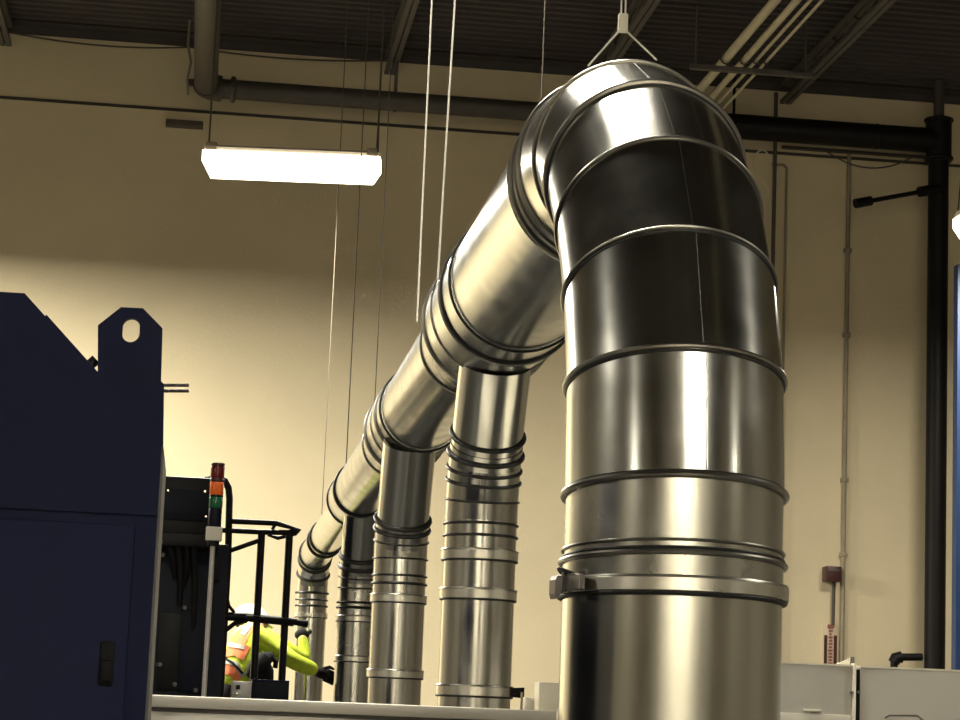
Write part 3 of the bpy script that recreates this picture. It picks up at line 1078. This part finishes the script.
zr = rp(780, 661.5).z
xa, xb = rp(760, 700).x, rp(853, 700).x - 0.003
t = thing('control_cabinet', 'grey cabinet with a slim handle just right of the riser', 'cabinet', ((xa + xb) / 2, RYF, 0), 'grey cabinets at lower right')
box_obj('body', (xa, RYF, 0), (xb, RYF + 0.5, zr - 0.004), M['panel_grey'], t, 0.002)
box_obj('top_edge', (xa, RYF - 0.003, zr - 0.005), (xb, RYF + 0.5, zr), M['white'], t)
zsm = zpx(713, 800, RYF)
box_obj('lower_strip', (xa, RYF - 0.006, zsm - 0.05), (xb - 0.004, RYF + 0.01, zsm), M['panel'], t, 0.002)
g0, g1 = rp(803, 709), rp(821, 712)
box_obj('handle', (g0.x, RYF - 0.014, g1.z), (g1.x, RYF + 0.002, g0.z), M['white'], t, 0.002)
pa = rp(853.5, 655)
t2 = thing('corner_post', 'narrow pale post standing between the two grey cabinets', 'post', (pa.x, RYF, 0))
pw = rp(857.5, 690).x - rp(853.5, 690).x
box_obj('post', (pa.x - 0.002, RYF - 0.01, 0), (pa.x + 0.006, RYF + 0.48, zr + 0.004), M['white'], t2, 0.001)
bm = B()
prism(bm, [(rp(838, 662).x, zr), (pa.x, zr), (pa.x, zr + 0.019)], RYF + 0.02, RYF + 0.03, 'y')
link('gusset', bm, M['white'], t2)
bm = B()
tube(bm, [(pa.x + 0.003, RYF + 0.02, zr), (pa.x + 0.003, RYF + 0.02, zr + 0.022)], 0.006, 12)
link('cap_bolt', bm, M['latch'], t2, True)
for px in (851, 858):
    q = rp(px, 692)
    tube_obj('screw', [(q.x, RYF - 0.014, q.z), (q.x, RYF + 0.002, q.z)], 0.004, M['latch'], t2, 10)
xc0 = rp(860, 700).x
t = thing('control_cabinet', 'wider grey cabinet reaching the right edge, with a wire pull', 'cabinet', (xc0 + 0.5, RYF, 0), 'grey cabinets at lower right')
zr2 = rp(870, 666).z
box_obj('body', (xc0, RYF, 0), (xc0 + 1.1, RYF + 0.5, zr2 - 0.004), M['panel_grey'], t, 0.002)
box_obj('top_edge', (xc0, RYF - 0.003, zr2 - 0.005), (xc0 + 1.1, RYF + 0.5, zr2), M['white'], t)
q0, q1, q2, q3 = rp(885, 718), rp(888, 715), rp(916, 715.5), rp(924, 721)
bm = B()
tube(bm, [Vector((q.x, RYF - d, q.z)) for q, d in ((q0, 0.0), (q1, 0.012), (q2, 0.012), (q3, 0.0))], 0.0022, 8)
link('pull_wire', bm, M['latch'], t, True)
box_obj('side_gasket', (xc0 - 0.0065, RYF + 0.002, 0), (xc0, RYF + 0.48, zr2 - 0.01), M['rubber'], t)

# ------------------------------------------------------------------ dark machine with hoses behind the cabinet
MY = 12.0
mx0, mx1 = at(100, 560, MY).x, at(226, 600, MY).x
mzt = zpx(476, 190, MY)
t = thing('press_unit', 'dark navy machine tower with hoses behind the big navy cabinet', 'machine', ((mx0 + mx1) / 2, MY + 0.4, 0))
zpl = zpx(545, 190, MY)
box_obj('body', (mx0, MY + 0.12, 0), (mx1, MY + 0.9, zpl + 0.02), M['navy_dark'], t, 0.004)
xh1 = at(212, 500, MY).x
box_obj('upper_body', (mx0, MY + 0.05, zpl - 0.02), (xh1, MY + 0.9, mzt), M['black'], t, 0.01)
zc1, zc2 = zpx(489, 190, MY), zpx(520, 190, MY)
cp = box_obj('cover_panel', (mx0, MY + 0.035, zc2), (xh1 - 0.005, MY + 0.06, zc1), M['navy_dark'], t, 0.003)
for px, py in ((168, 490), (205, 491), (206, 516)):
    q = at(px, py, MY)
    tube_obj('screw', [(q.x, MY + 0.022, q.z), (q.x, MY + 0.04, q.z)], 0.006, M['bolt'], cp, 10)
zb1 = zpx(534, 190, MY)
box_obj('ledge', (mx0, MY - 0.02, zb1 - 0.07), (xh1 + 0.05, MY + 0.2, zb1), M['black'], t, 0.006)
for px, py in ((159.5, 540), (161, 553)):
    q = at(px, py, MY - 0.05)
    tube_obj('pipe_fitting', [(q.x - 0.012, MY - 0.03, q.z), (q.x + 0.012, MY - 0.05, q.z - 0.01)], 0.013, M['bolt'], t, 10)
for i, px in enumerate((169, 178, 187, 194)):
    pts = []
    for k in range(9):
        s = k / 8
        q = at(px + [6, 1, -4, -2][i] * s + 2 * math.sin(s * 3), 545 + s * [32, 60, 40, 90][i], MY)
        pts.append((q.x, MY + 0.02 + 0.10 * s, q.z))
    tube_obj('hose', pts, 0.016, M['rubber'], t, 12)
for px0, px1, py0, py1 in ((160, 178, 612, 690), (181, 206, 610, 692)):
    a_, b_ = at(px0, py0, MY), at(px1, py1, MY)
    box_obj('access_panel', (a_.x, MY + 0.10, b_.z), (b_.x, MY + 0.125, a_.z), M['navy_dark'] if px0 > 170 else M['black'], t, 0.004)
for px, py in ((183, 607), (193, 608), (158, 664), (173, 684), (194, 690)):
    q = at(px, py, MY)
    tube_obj('valve_fitting', [(q.x - 0.008, MY + 0.13, q.z), (q.x + 0.01, MY + 0.09, q.z)], 0.012, M['latch'], t, 10)
a_, b_ = at(213, 560, MY), at(218, 580, MY)
box_obj('conduit_box', (a_.x, MY + 0.08, b_.z), (b_.x + 0.01, MY + 0.13, a_.z), M['rubber'], t, 0.004)

# ------------------------------------------------------------------ signal tower
SY = 11.4
b0 = at(203.5, 697, SY)
t0 = at(213, 543, SY)
sx, szb = (b0.x + t0.x) / 2 + 0.01, 0.0
t = thing('signal_tower', 'red, orange and green signal light stack on a thin grey pole', 'signal light', (sx, SY, 0))
tube_obj('base_plate', [(sx, SY, 0), (sx, SY, 0.015)], 0.06, M['pole'], t, 24)
tube_obj('pole', [(sx - 0.012, SY, 0.01), (t0.x, SY, t0.z + 0.03)], 0.0125, M['pole'], t, 16)
zz = lambda py: zpx(py, 215, SY)
sxx = at(216, 500, SY).x
rs = 0.036
def seg_(name, pya, pyb, mat, r=rs, n=24):
    za_, zb_ = zz(pyb), zz(pya)
    bm = B()
    tube(bm, [(sxx, SY, za_), (sxx, SY, za_ + 0.004), (sxx, SY, zb_ - 0.004), (sxx, SY, zb_)], [r - 0.002, r, r, r - 0.002], n)
    return link(name, bm, mat, t, True)
seg_('cap', 463, 466, M['maroon'])
seg_('red_lens', 466, 478, M['red'])
seg_('separator', 478, 482, M['maroon'], rs + 0.001)
seg_('orange_lens', 482, 495, M['orange'])
seg_('separator', 495, 497, M['black'], rs + 0.001)
seg_('green_lens', 497, 508, M['green'])
seg_('black_module', 508, 528, M['navy_dark'], rs - 0.002)
box_obj('mount_box', (sxx - 0.042, SY - 0.04, zz(541)), (sxx + 0.042, SY + 0.04, zz(527)), M['plastic'], t, 0.006)
seg_('cable_gland', 540, 546, M['rubber'], 0.03)

# ------------------------------------------------------------------ platform, guard rail, control boxes
GY = 13.0
PLZ = 0.62
gx0, gx1 = at(222, 600, GY).x, at(306, 600, GY).x
t = thing('work_platform', 'dark steel work platform carrying the guard rail and the worker', 'platform', ((gx0 + gx1) / 2, 14.0, 0))
box_obj('deck_plate', (gx0 - 0.05, GY - 0.1, PLZ - 0.05), (gx1 + 0.05, 15.6, PLZ), M['navy_dark'], t, 0.004)
for xx in (gx0 + 0.02, gx1 - 0.02):
    for yy in (GY, 15.5):
        box_obj('leg', (xx - 0.03, yy - 0.03, 0), (xx + 0.03, yy + 0.03, PLZ - 0.04), M['navy_dark'], t)

gp = lambda px, py, dy=0.0: at(px, py, GY + dy)
t = thing('guard_rail', 'black tubular guard rail in front of the worker', 'railing', ((gx0 + gx1) / 2, GY, PLZ))
rt_ = 0.021
# tall hooped post
top_ = [gp(212, 479), gp(219, 478.5), gp(225, 481), gp(228.5, 488), gp(229.5, 498)]
xh = gp(228, 560).x
pts = [gp(205, 480)] + top_ + [Vector((xh, GY, gp(228, 560).z)), Vector((xh, GY, PLZ))]
tube_obj('hoop_post', pts, rt_, M['black'], t, 14)
for px in (258, 286):
    q = gp(px, 600)
    tube_obj('post', [(q.x, GY, PLZ), (q.x, GY, gp(px + 2, 533).z)], rt_ + 0.001, M['black'], t, 14)
tube_obj('top_rail', [gp(231, 521), gp(276, 523), gp(299, 530), gp(294, 534)], 0.017, M['black'], t, 14)
tube_obj('top_rail', [gp(222, 530), gp(262, 532), gp(288, 532.5), gp(299, 530)], 0.016, M['black'], t, 14)
tube_obj('corner_brace', [gp(276, 523), gp(269, 535, 0.05), gp(278, 538, 0.05), gp(294, 534)], 0.012, M['black'], t, 12)
tube_obj('diagonal_brace', [gp(229, 551), gp(263, 539)], 0.014, M['black'], t, 12)
tube_obj('mid_rail', [gp(222, 616), gp(246, 617), gp(294, 622)], 0.026, M['black'], t, 14)
bm = B()
a_, b_ = gp(250, 614.5, -0.03), gp(308, 625, -0.03)
link('x', B(), M['black']) if False else None
tube(bm, [gp(246, 618, -0.03), gp(280, 620.5, -0.03), gp(297, 622, -0.03)], 0.02, 12)
tube(bm, [gp(294, 622, -0.03), gp(308, 624, -0.03)], [0.016, 0.022], 12)
link('rail_pad', bm, M['rubber'], t, True)
tube_obj('cable', [gp(227, 597), gp(229, 606), gp(235, 613), gp(246, 617)], 0.010, M['rubber'], t, 10)
tube_obj('lower_cable', [gp(226, 630), gp(235, 623), gp(248, 619)], 0.014, M['rubber'], t, 10)

a_, b_ = at(232, 681, 12.6), at(251, 697, 12.6)
t = thing('switch_box', 'small light grey switch box below the worker', 'box', ((a_.x + b_.x) / 2, 12.6, 0))
box_obj('enclosure', (a_.x, 12.55, b_.z - 0.05), (b_.x, 12.75, a_.z), M['pole'], t, 0.004)
q = at(238, 687, 12.55)
box_obj('socket', (q.x - 0.012, 12.543, q.z - 0.012), (q.x + 0.012, 12.556, q.z + 0.012), M['black'], t, 0.002)
q = at(237, 693.5, 12.55)
box_obj('button', (q.x - 0.01, 12.543, q.z - 0.005), (q.x + 0.01, 12.556, q.z + 0.005), M['bolt'], t, 0.001)
box_obj('stand', (a_.x + 0.03, 12.6, 0), (b_.x - 0.03, 12.7, b_.z - 0.04), M['pole'], t)
a2_, b2_ = at(251, 680.5, 12.7), at(288, 698, 12.7)
t = thing('drive_box', 'dark navy box right of the light grey switch box', 'box', ((a2_.x + b2_.x) / 2, 12.8, 0))
box_obj('enclosure', (b_.x + 0.004, 12.62, b2_.z - 0.05), (b2_.x, 12.85, a2_.z), M['navy_dark'], t, 0.004)
box_obj('lid', (b_.x + 0.004, 12.615, a2_.z), (b2_.x, 12.855, a2_.z + 0.008), M['navy'], t, 0.002)
box_obj('stand', (b_.x + 0.05, 12.7, 0), (b2_.x - 0.05, 12.8, b2_.z - 0.04), M['navy_dark'], t)
a_ = at(289, 672, 14.0)
o = tube_obj('marker_post', [(a_.x, 12.85, 0), (a_.x, 12.85, at(289, 672, 12.85).z)], 0.012, M['pole'], None, 10)
tag(o, 'thin grey upright rod at the right end of the guard rail', 'post')

# ------------------------------------------------------------------ the worker
WY = 14.6
W = lambda px, py, dy=0.0: at(px, py, WY + dy)


def skin_mesh(name, nodes, edges, mat, parent, root=0, levels=2):
    me = bpy.data.meshes.new(name)
    me.from_pydata([tuple(n_[0]) for n_ in nodes], edges, [])
    o = bpy.data.objects.new(name, me)
    COL.objects.link(o)
    sk = o.modifiers.new('skin', 'SKIN')
    sk.use_smooth_shade = True
    for i, n_ in enumerate(nodes):
        rr = n_[1]
        me.skin_vertices[0].data[i].radius = rr if isinstance(rr, tuple) else (rr, rr)
        me.skin_vertices[0].data[i].use_root = (i == root)
    sb = o.modifiers.new('sub', 'SUBSURF')
    sb.levels = levels
    sb.render_levels = levels
    dg = bpy.context.evaluated_depsgraph_get()
    ev = o.evaluated_get(dg)
    m2 = bpy.data.meshes.new_from_object(ev, depsgraph=dg)
    m2.name = name
    o.modifiers.clear()
    o.data = m2
    m2.materials.clear()
    m2.materials.append(mat)
    for p_ in m2.polygons:
        p_.use_smooth = True
    if parent is not None:
        o.parent = parent
        o.matrix_parent_inverse = parent.matrix_basis.inverted()
    return o


hip = W(232, 705, 0.0)
hip.z = PLZ + 0.90
ank_l, ank_r = Vector((hip.x - 0.08, WY - 0.05, PLZ + 0.08)), Vector((hip.x + 0.14, WY + 0.10, PLZ + 0.08))
belly = W(237, 672, 0.03)
chest = W(246, 645, 0.12)
neck = W(257, 628, 0.26)
head = W(255, 622, 0.34)
sh_r = W(256, 633, 0.08)
el_r = W(293, 661, -0.05)
wr_r = W(319, 672, 0.02)
sh_l = W(250, 630, 0.42)
el_l = W(306, 660, 0.62)
wr_l = W(302, 634, 0.66)

person = thing('person', 'worker in yellow-green and orange high-visibility jacket and white hard hat, leaning with one arm out', 'person', (hip.x, WY, PLZ))
kn_l = ank_l.lerp(hip, 0.5) + Vector((0.0, -0.03, 0))
kn_r = ank_r.lerp(hip, 0.5) + Vector((0.05, 0.04, 0))
nodes = [
    (hip, (0.10, 0.09)), (belly, (0.09, 0.085)), (chest, (0.125, 0.11)), (neck, 0.06), (head, (0.06, 0.06)), (head + Vector((-0.01, 0.0, 0.03)), (0.06, 0.06)),
    (sh_r, 0.062), (el_r, 0.046), (wr_r, 0.032), (sh_l, 0.062), (el_l, 0.046), (wr_l, 0.032),
    (hip + Vector((-0.07, 0, -0.10)), 0.09), (kn_l, 0.062), (ank_l, 0.042), (ank_l + Vector((0.10, 0.08, -0.045)), 0.034),
    (hip + Vector((0.08, 0.02, -0.10)), 0.09), (kn_r, 0.062), (ank_r, 0.042), (ank_r + Vector((0.10, 0.08, -0.045)), 0.034),
]
edges = [(0, 1), (1, 2), (2, 3), (3, 4), (4, 5), (2, 6), (6, 7), (7, 8), (2, 9), (9, 10), (10, 11), (0, 12), (12, 13), (13, 14), (14, 15), (0, 16), (16, 17), (17, 18), (18, 19)]
skin_mesh('body', nodes, edges, M['skin'], person)
# trousers
skin_mesh('trousers', [(hip + Vector((0, 0, 0.04)), (0.145, 0.135)), (hip + Vector((-0.07, 0, -0.10)), 0.102), (kn_l, 0.075), (ank_l + Vector((0, 0, 0.02)), 0.062),
                       (hip + Vector((0.08, 0.02, -0.10)), 0.102), (kn_r, 0.075), (ank_r + Vector((0, 0, 0.02)), 0.062), (belly - Vector((0, 0, 0.02)), (0.135, 0.12))],
          [(0, 1), (1, 2), (2, 3), (0, 4), (4, 5), (5, 6), (0, 7)], M['trouser'], person)
for a_ in (ank_l, ank_r):
    bm = B()
    tube(bm, [a_ + Vector((-0.05, -0.04, -0.03)), a_ + Vector((0.02, 0.015, -0.025)), a_ + Vector((0.09, 0.07, -0.035)), a_ + Vector((0.15, 0.12, -0.045))], [0.045, 0.052, 0.045, 0.03], 14)
    link('boot', bm, M['rubber'], person, True)
# jacket: torso and both sleeves in one mesh
jk_nodes = [(hip.lerp(belly, 0.45), (0.15, 0.14)), (belly + (chest - belly) * 0.35, (0.15, 0.13)), (chest, (0.158, 0.135)), (chest.lerp(neck, 0.55), (0.115, 0.10)), (neck, 0.07),
            (sh_r, 0.078), (sh_r.lerp(el_r, 0.5), 0.068), (el_r, 0.060), (el_r.lerp(wr_r, 0.5), 0.056), (wr_r - (wr_r - el_r).normalized() * 0.01, 0.052),
            (sh_l, 0.078), (el_l, 0.054), (wr_l, 0.030)]
jk_edges = [(0, 1), (1, 2), (2, 3), (3, 4), (2, 5), (5, 6), (6, 7), (7, 8), (8, 9), (2, 10), (10, 11), (11, 12)]
jacket = skin_mesh('jacket', jk_nodes, jk_edges, M['hiviz'], person)


def hug_strip(name, pts, w, mat, lift, parent=jacket, target=None):
    """cloth strip laid on the jacket: each point is dropped on to its surface along the view from the aisle"""
    from mathutils.bvhtree import BVHTree
    me = jacket.data
    bv = BVHTree.FromPolygons([v.co.copy() for v in me.vertices], [tuple(p_.vertices) for p_ in me.polygons])
    bm = B()
    inv = Vector(person.location)
    rows = []
    NW = 5
    N = 10
    fine = []
    for (a, b) in zip(pts[:-1], pts[1:]):
        for i in range(N):
            s = i / N
            fine.append((a[0] + (b[0] - a[0]) * s, a[1] + (b[1] - a[1]) * s))
    fine.append(pts[-1])
    for i, (px, py) in enumerate(fine):
        j = min(i + 1, len(fine) - 1)
        k = max(i - 1, 0)
        tx, ty = fine[j][0] - fine[k][0], fine[j][1] - fine[k][1]
        L_ = math.hypot(tx, ty)
        nx, ny = -ty / L_, tx / L_
        row = []
        for q_ in range(NW):
            o_ = (q_ / (NW - 1) - 0.5) * w
            d = ray(px + nx * o_, py + ny * o_).normalized()
            hit = bv.ray_cast(EYE, d)
            row.append(None if hit[0] is None else bm.verts.new(hit[0] + hit[1] * lift))
        rows.append(row)
    for r0, r1 in zip(rows[:-1], rows[1:]):
        for q_ in range(NW - 1):
            vs = (r0[q_], r0[q_ + 1], r1[q_ + 1], r1[q_])
            if all(v is not None for v in vs) and max((vs[0].co - v.co).length for v in vs[1:]) < 0.12:
                bm.faces.new(vs)
    loose = [v for v in bm.verts if not v.link_faces]
    bmesh.ops.delete(bm, geom=loose, context='VERTS')
    ret = bmesh.ops.extrude_face_region(bm, geom=bm.faces[:])
    vs = [e for e in ret['geom'] if isinstance(e, bmesh.types.BMVert)]
    bmesh.ops.translate(bm, verts=vs, vec=Vector((0, 0.006, 0)))
    return link(name, bm, mat, parent, True)


hug_strip('orange_band', [(254, 622), (246, 633), (240, 645)], 9, M['hiviz_orange'], 0.006)
hug_strip('orange_band', [(222, 650), (236, 648), (247, 654)], 15, M['hiviz_orange'], 0.006)
hug_strip('reflective_tape', [(251, 624), (243, 635)], 5, M['reflect'], 0.010)
hug_strip('reflective_tape', [(224, 644), (245, 648)], 4, M['reflect'], 0.010)
hug_strip('orange_band', [(224, 668), (234, 672), (240, 679)], 10, M['hiviz_orange'], 0.006)
hug_strip('reflective_tape', [(222, 660), (236, 664), (243, 676)], 5, M['reflect'], 0.010)
# harness strap and dark pouch at the waist
hug_strip('strap', [(222, 656), (234, 664), (243, 674)], 2.5, M['trouser'], 0.014)
pc = W(263, 668, -0.12)
bm = B()
tube(bm, [W(248, 676, -0.13), W(256, 668, -0.14), W(264, 660, -0.12), W(271, 656, -0.08)], [0.03, 0.075, 0.07, 0.035], 14, True, (1.0, 0.8))
tube(bm, [W(262, 661, -0.13), W(265, 672, -0.13), W(266, 682, -0.12)], [0.05, 0.065, 0.055], 14, True, (0.9, 0.8))
link('tool_pouch', bm, M['trouser'], person, True)
bm = B()
tube(bm, [W(271, 657, -0.1), W(276, 662, -0.1), W(275, 668, -0.1)], 0.018, 10)
link('pouch_strap', bm, M['rubber'], person, True)

# gloved hands: palm plus five bent fingers
def glove(wr, el, curl, sgn):
    d = (wr - el).normalized()
    side = d.cross(Vector((0, 1, 0.2))).normalized()
    nrm = side.cross(d).normalized()
    pts, eds = [], []

    def add(p_, r_, prev=None):
        pts.append((p_, r_))
        if prev is not None:
            eds.append((prev, len(pts) - 1))
        return len(pts) - 1
    a = add(wr - d * 0.03, (0.050, 0.044))
    b_i = add(wr + d * 0.035, (0.058, 0.038), a)
    c_i = add(wr + d * 0.075, (0.056, 0.032), b_i)
    skin_mesh('glove', pts, eds, M['rubber'], person, 0, 2)
    for k in range(4):
        o_ = side * ((k - 1.5) * 0.021)
        L_ = [0.062, 0.072, 0.068, 0.05][k]
        b0_ = wr + d * 0.07 + o_
        b1_ = b0_ + d * L_ * 0.45 + nrm * sgn * 0.006
        b2_ = b1_ + (d * math.cos(curl) + nrm * sgn * math.sin(curl)).normalized() * L_ * 0.35
        b3_ = b2_ + (d * math.cos(2 * curl) + nrm * sgn * math.sin(2 * curl)).normalized() * L_ * 0.3
        tube_obj('glove_finger', [b0_ - d * 0.02, b0_, b1_, b2_, b3_], [0.0125, 0.0135, 0.013, 0.012, 0.009], M['rubber'], person, 10)
    th0 = wr + d * 0.02 + side * 0.035
    th1 = th0 + (d * 0.6 + side * 0.6 + nrm * sgn * 0.4).normalized() * 0.04
    th2 = th1 + (d * 0.9 + nrm * sgn * 0.4).normalized() * 0.035
    tube_obj('glove_thumb', [th0 - side * 0.02, th0, th1, th2], [0.012, 0.013, 0.012, 0.008], M['rubber'], person, 10)


glove(wr_r, el_r, 0.95, -1)
glove(wr_l, wr_l - Vector((0.02, 0.3, -0.05)), 0.4, 1)

# hard hat with brim, hair below it
hc = W(252, 616, 0.34)
bm = B()
hx = Vector((0.75, 0.35, -0.25)).normalized()      # the way the worker looks
hz = (Vector((0, 0, 1)) - hx * hx.z).normalized()
hy = hz.cross(hx)
RX, RYY, RZ = 0.125, 0.102, 0.098
rows = []
for i in range(9):
    ph = i / 8 * PI / 2
    rows.append([bm.verts.new(hc + hx * RX * math.cos(ph) * math.cos(2 * PI * j / 28) + hy * RYY * math.cos(ph) * math.sin(2 * PI * j / 28) + hz * (RZ * math.sin(ph) - 0.02)) for j in range(28)] if i < 8 else [bm.verts.new(hc + hz * (RZ - 0.02))])
for i in range(7):
    for j in range(28):
        bm.faces.new((rows[i][j], rows[i][(j + 1) % 28], rows[i + 1][(j + 1) % 28], rows[i + 1][j]))
for j in range(28):
    bm.faces.new((rows[7][j], rows[7][(j + 1) % 28], rows[8][0]))
# brim
r0 = rows[0]
r1 = [bm.verts.new(hc + hx * (RX + 0.018 + 0.03 * max(0, math.cos(2 * PI * j / 28))) * math.cos(2 * PI * j / 28) + hy * (RYY + 0.018) * math.sin(2 * PI * j / 28) - hz * 0.026) for j in range(28)]
for j in range(28):
    bm.faces.new((r0[j], r1[j], r1[(j + 1) % 28], r0[(j + 1) % 28]))
link('hard_hat', bm, M['helmet'], person, True)
bm = B()
tube(bm, [hc - hz * 0.10 - hx * 0.02, hc - hz * 0.05 - hx * 0.01, hc - hz * 0.01], [0.075, 0.098, 0.095], 20)
link('hair', bm, M['hair'], person, True)
# face: nose, eyes, mouth, ear
fc = hc + hx * 0.095 - hz * 0.07
bm = B()
tube(bm, [fc + hz * 0.03, fc + hx * 0.025 - hz * 0.01, fc + hx * 0.005 - hz * 0.02], [0.008, 0.014, 0.008], 10)
tube(bm, [hc - hz * 0.06 + hx * 0.05 - hz * 0.09, hc - hz * 0.03 + hx * 0.035], [0.055, 0.085], 18)
for s in (-1, 1):
    tube(bm, [hc + hy * s * 0.092 - hz * 0.03, hc + hy * s * 0.097 - hz * 0.07], [0.018, 0.012], 10)
link('face', bm, M['skin'], person, True)
bm = B()
for s in (-1, 1):
    e0 = fc + hz * 0.022 + hy * s * 0.03 - hx * 0.004
    tube(bm, [e0 - hx * 0.01, e0 + hx * 0.012], 0.009, 10)
link('eyes', bm, M['hair'], person, True)

# ------------------------------------------------------------------ lights


def area(name, loc, sx, sy, power, col=(1.0, 0.86, 0.62), rot=(0, 0, 0), spread=160):
    l = bpy.data.lights.new(name, 'AREA')
    l.shape = 'RECTANGLE'
    l.size = sx
    l.size_y = sy
    l.energy = power
    l.color = col
    l.spread = math.radians(spread)
    o = bpy.data.objects.new(name, l)
    COL.objects.link(o)
    o.location = loc
    o.rotation_euler = rot
    return o


WARM = (1.0, 0.94, 0.80)
# strip lights outside the picture, plus lamps added to brighten the unseen front wall
area('lamp_wall_row', (-3.4, 16.6, 5.55), 1.2, 0.18, 660, WARM, spread=180)
area('lamp_wall_row', (-5.6, 17.2, 5.55), 1.2, 0.18, 520, WARM, spread=180)
area('lamp_wall_row', (le.x + 0.60, 16.0, le.z - 0.12), 1.15, 0.18, 125, WARM, spread=180)
area('lamp_wall_row', (lc.x, lc.y, lc.z - 0.12), 1.15, 0.18, 260, WARM, spread=180)
area('lamp_hall', (0.42, 5.7, 5.4), 1.2, 0.18, 50, WARM, spread=130)
area('lamp_hall', (0.35, 7.3, 5.4), 1.2, 0.18, 100, WARM, spread=130)
area('lamp_hall', (1.5, -4.0, 5.3), 1.2, 0.18, 140, WARM, spread=172)
area('lamp_hall', (2.9, -4.0, 5.3), 1.2, 0.18, 110, WARM, spread=172)
area('lamp_hall', (-6.2, 3.8, 5.3), 1.2, 0.18, 220, WARM, spread=172)
area('lamp_hall', (7.2, 3.4, 5.3), 1.2, 0.18, 140, WARM, spread=172)
area('fill_front_wall', (-5.0, -12.2, 5.0), 1.2, 0.18, 110, WARM, rot=(math.radians(-62), 0, 0), spread=180)  # this row is added to light the wall mirrored in the riser
area('fill_front_wall', (-2.6, -12.6, 5.0), 1.2, 0.18, 230, WARM, rot=(math.radians(-62), 0, 0), spread=180)
area('fill_front_wall', (-0.4, -12.6, 5.0), 1.2, 0.18, 330, WARM, rot=(math.radians(-62), 0, 0), spread=180)
area('fill_front_wall', (1.8, -12.6, 5.0), 1.2, 0.18, 260, WARM, rot=(math.radians(-62), 0, 0), spread=180)
area('fill_front_wall', (3.5, -12.4, 5.0), 1.2, 0.18, 150, WARM, rot=(math.radians(-62), 0, 0), spread=180)
area('fill_front_wall', (8.5, -12.2, 5.0), 1.2, 0.18, 40, WARM, rot=(math.radians(-62), 0, 0), spread=180)
area('lamp_side_row', (-9.0, -3.0, 5.0), 0.18, 1.2, 120, WARM, spread=180)
area('lamp_side_row', (10.0, -3.0, 5.0), 0.18, 1.2, 60, WARM, spread=180)

wd = bpy.data.worlds.new('world')
SC.world = wd
wd.use_nodes = True
wd.node_tree.nodes['Background'].inputs['Color'].default_value = (0.8, 0.7, 0.5, 1)
wd.node_tree.nodes['Background'].inputs['Strength'].default_value = 0.02

SC.view_settings.view_transform = 'Standard'
SC.view_settings.look = 'None'
SC.view_settings.exposure = 0.45
SC.view_settings.gamma = 1.0
SC.view_settings.use_curve_mapping = False
try:
    SC.cycles.use_denoising = True
    SC.cycles.max_bounces = 8
except Exception:
    pass
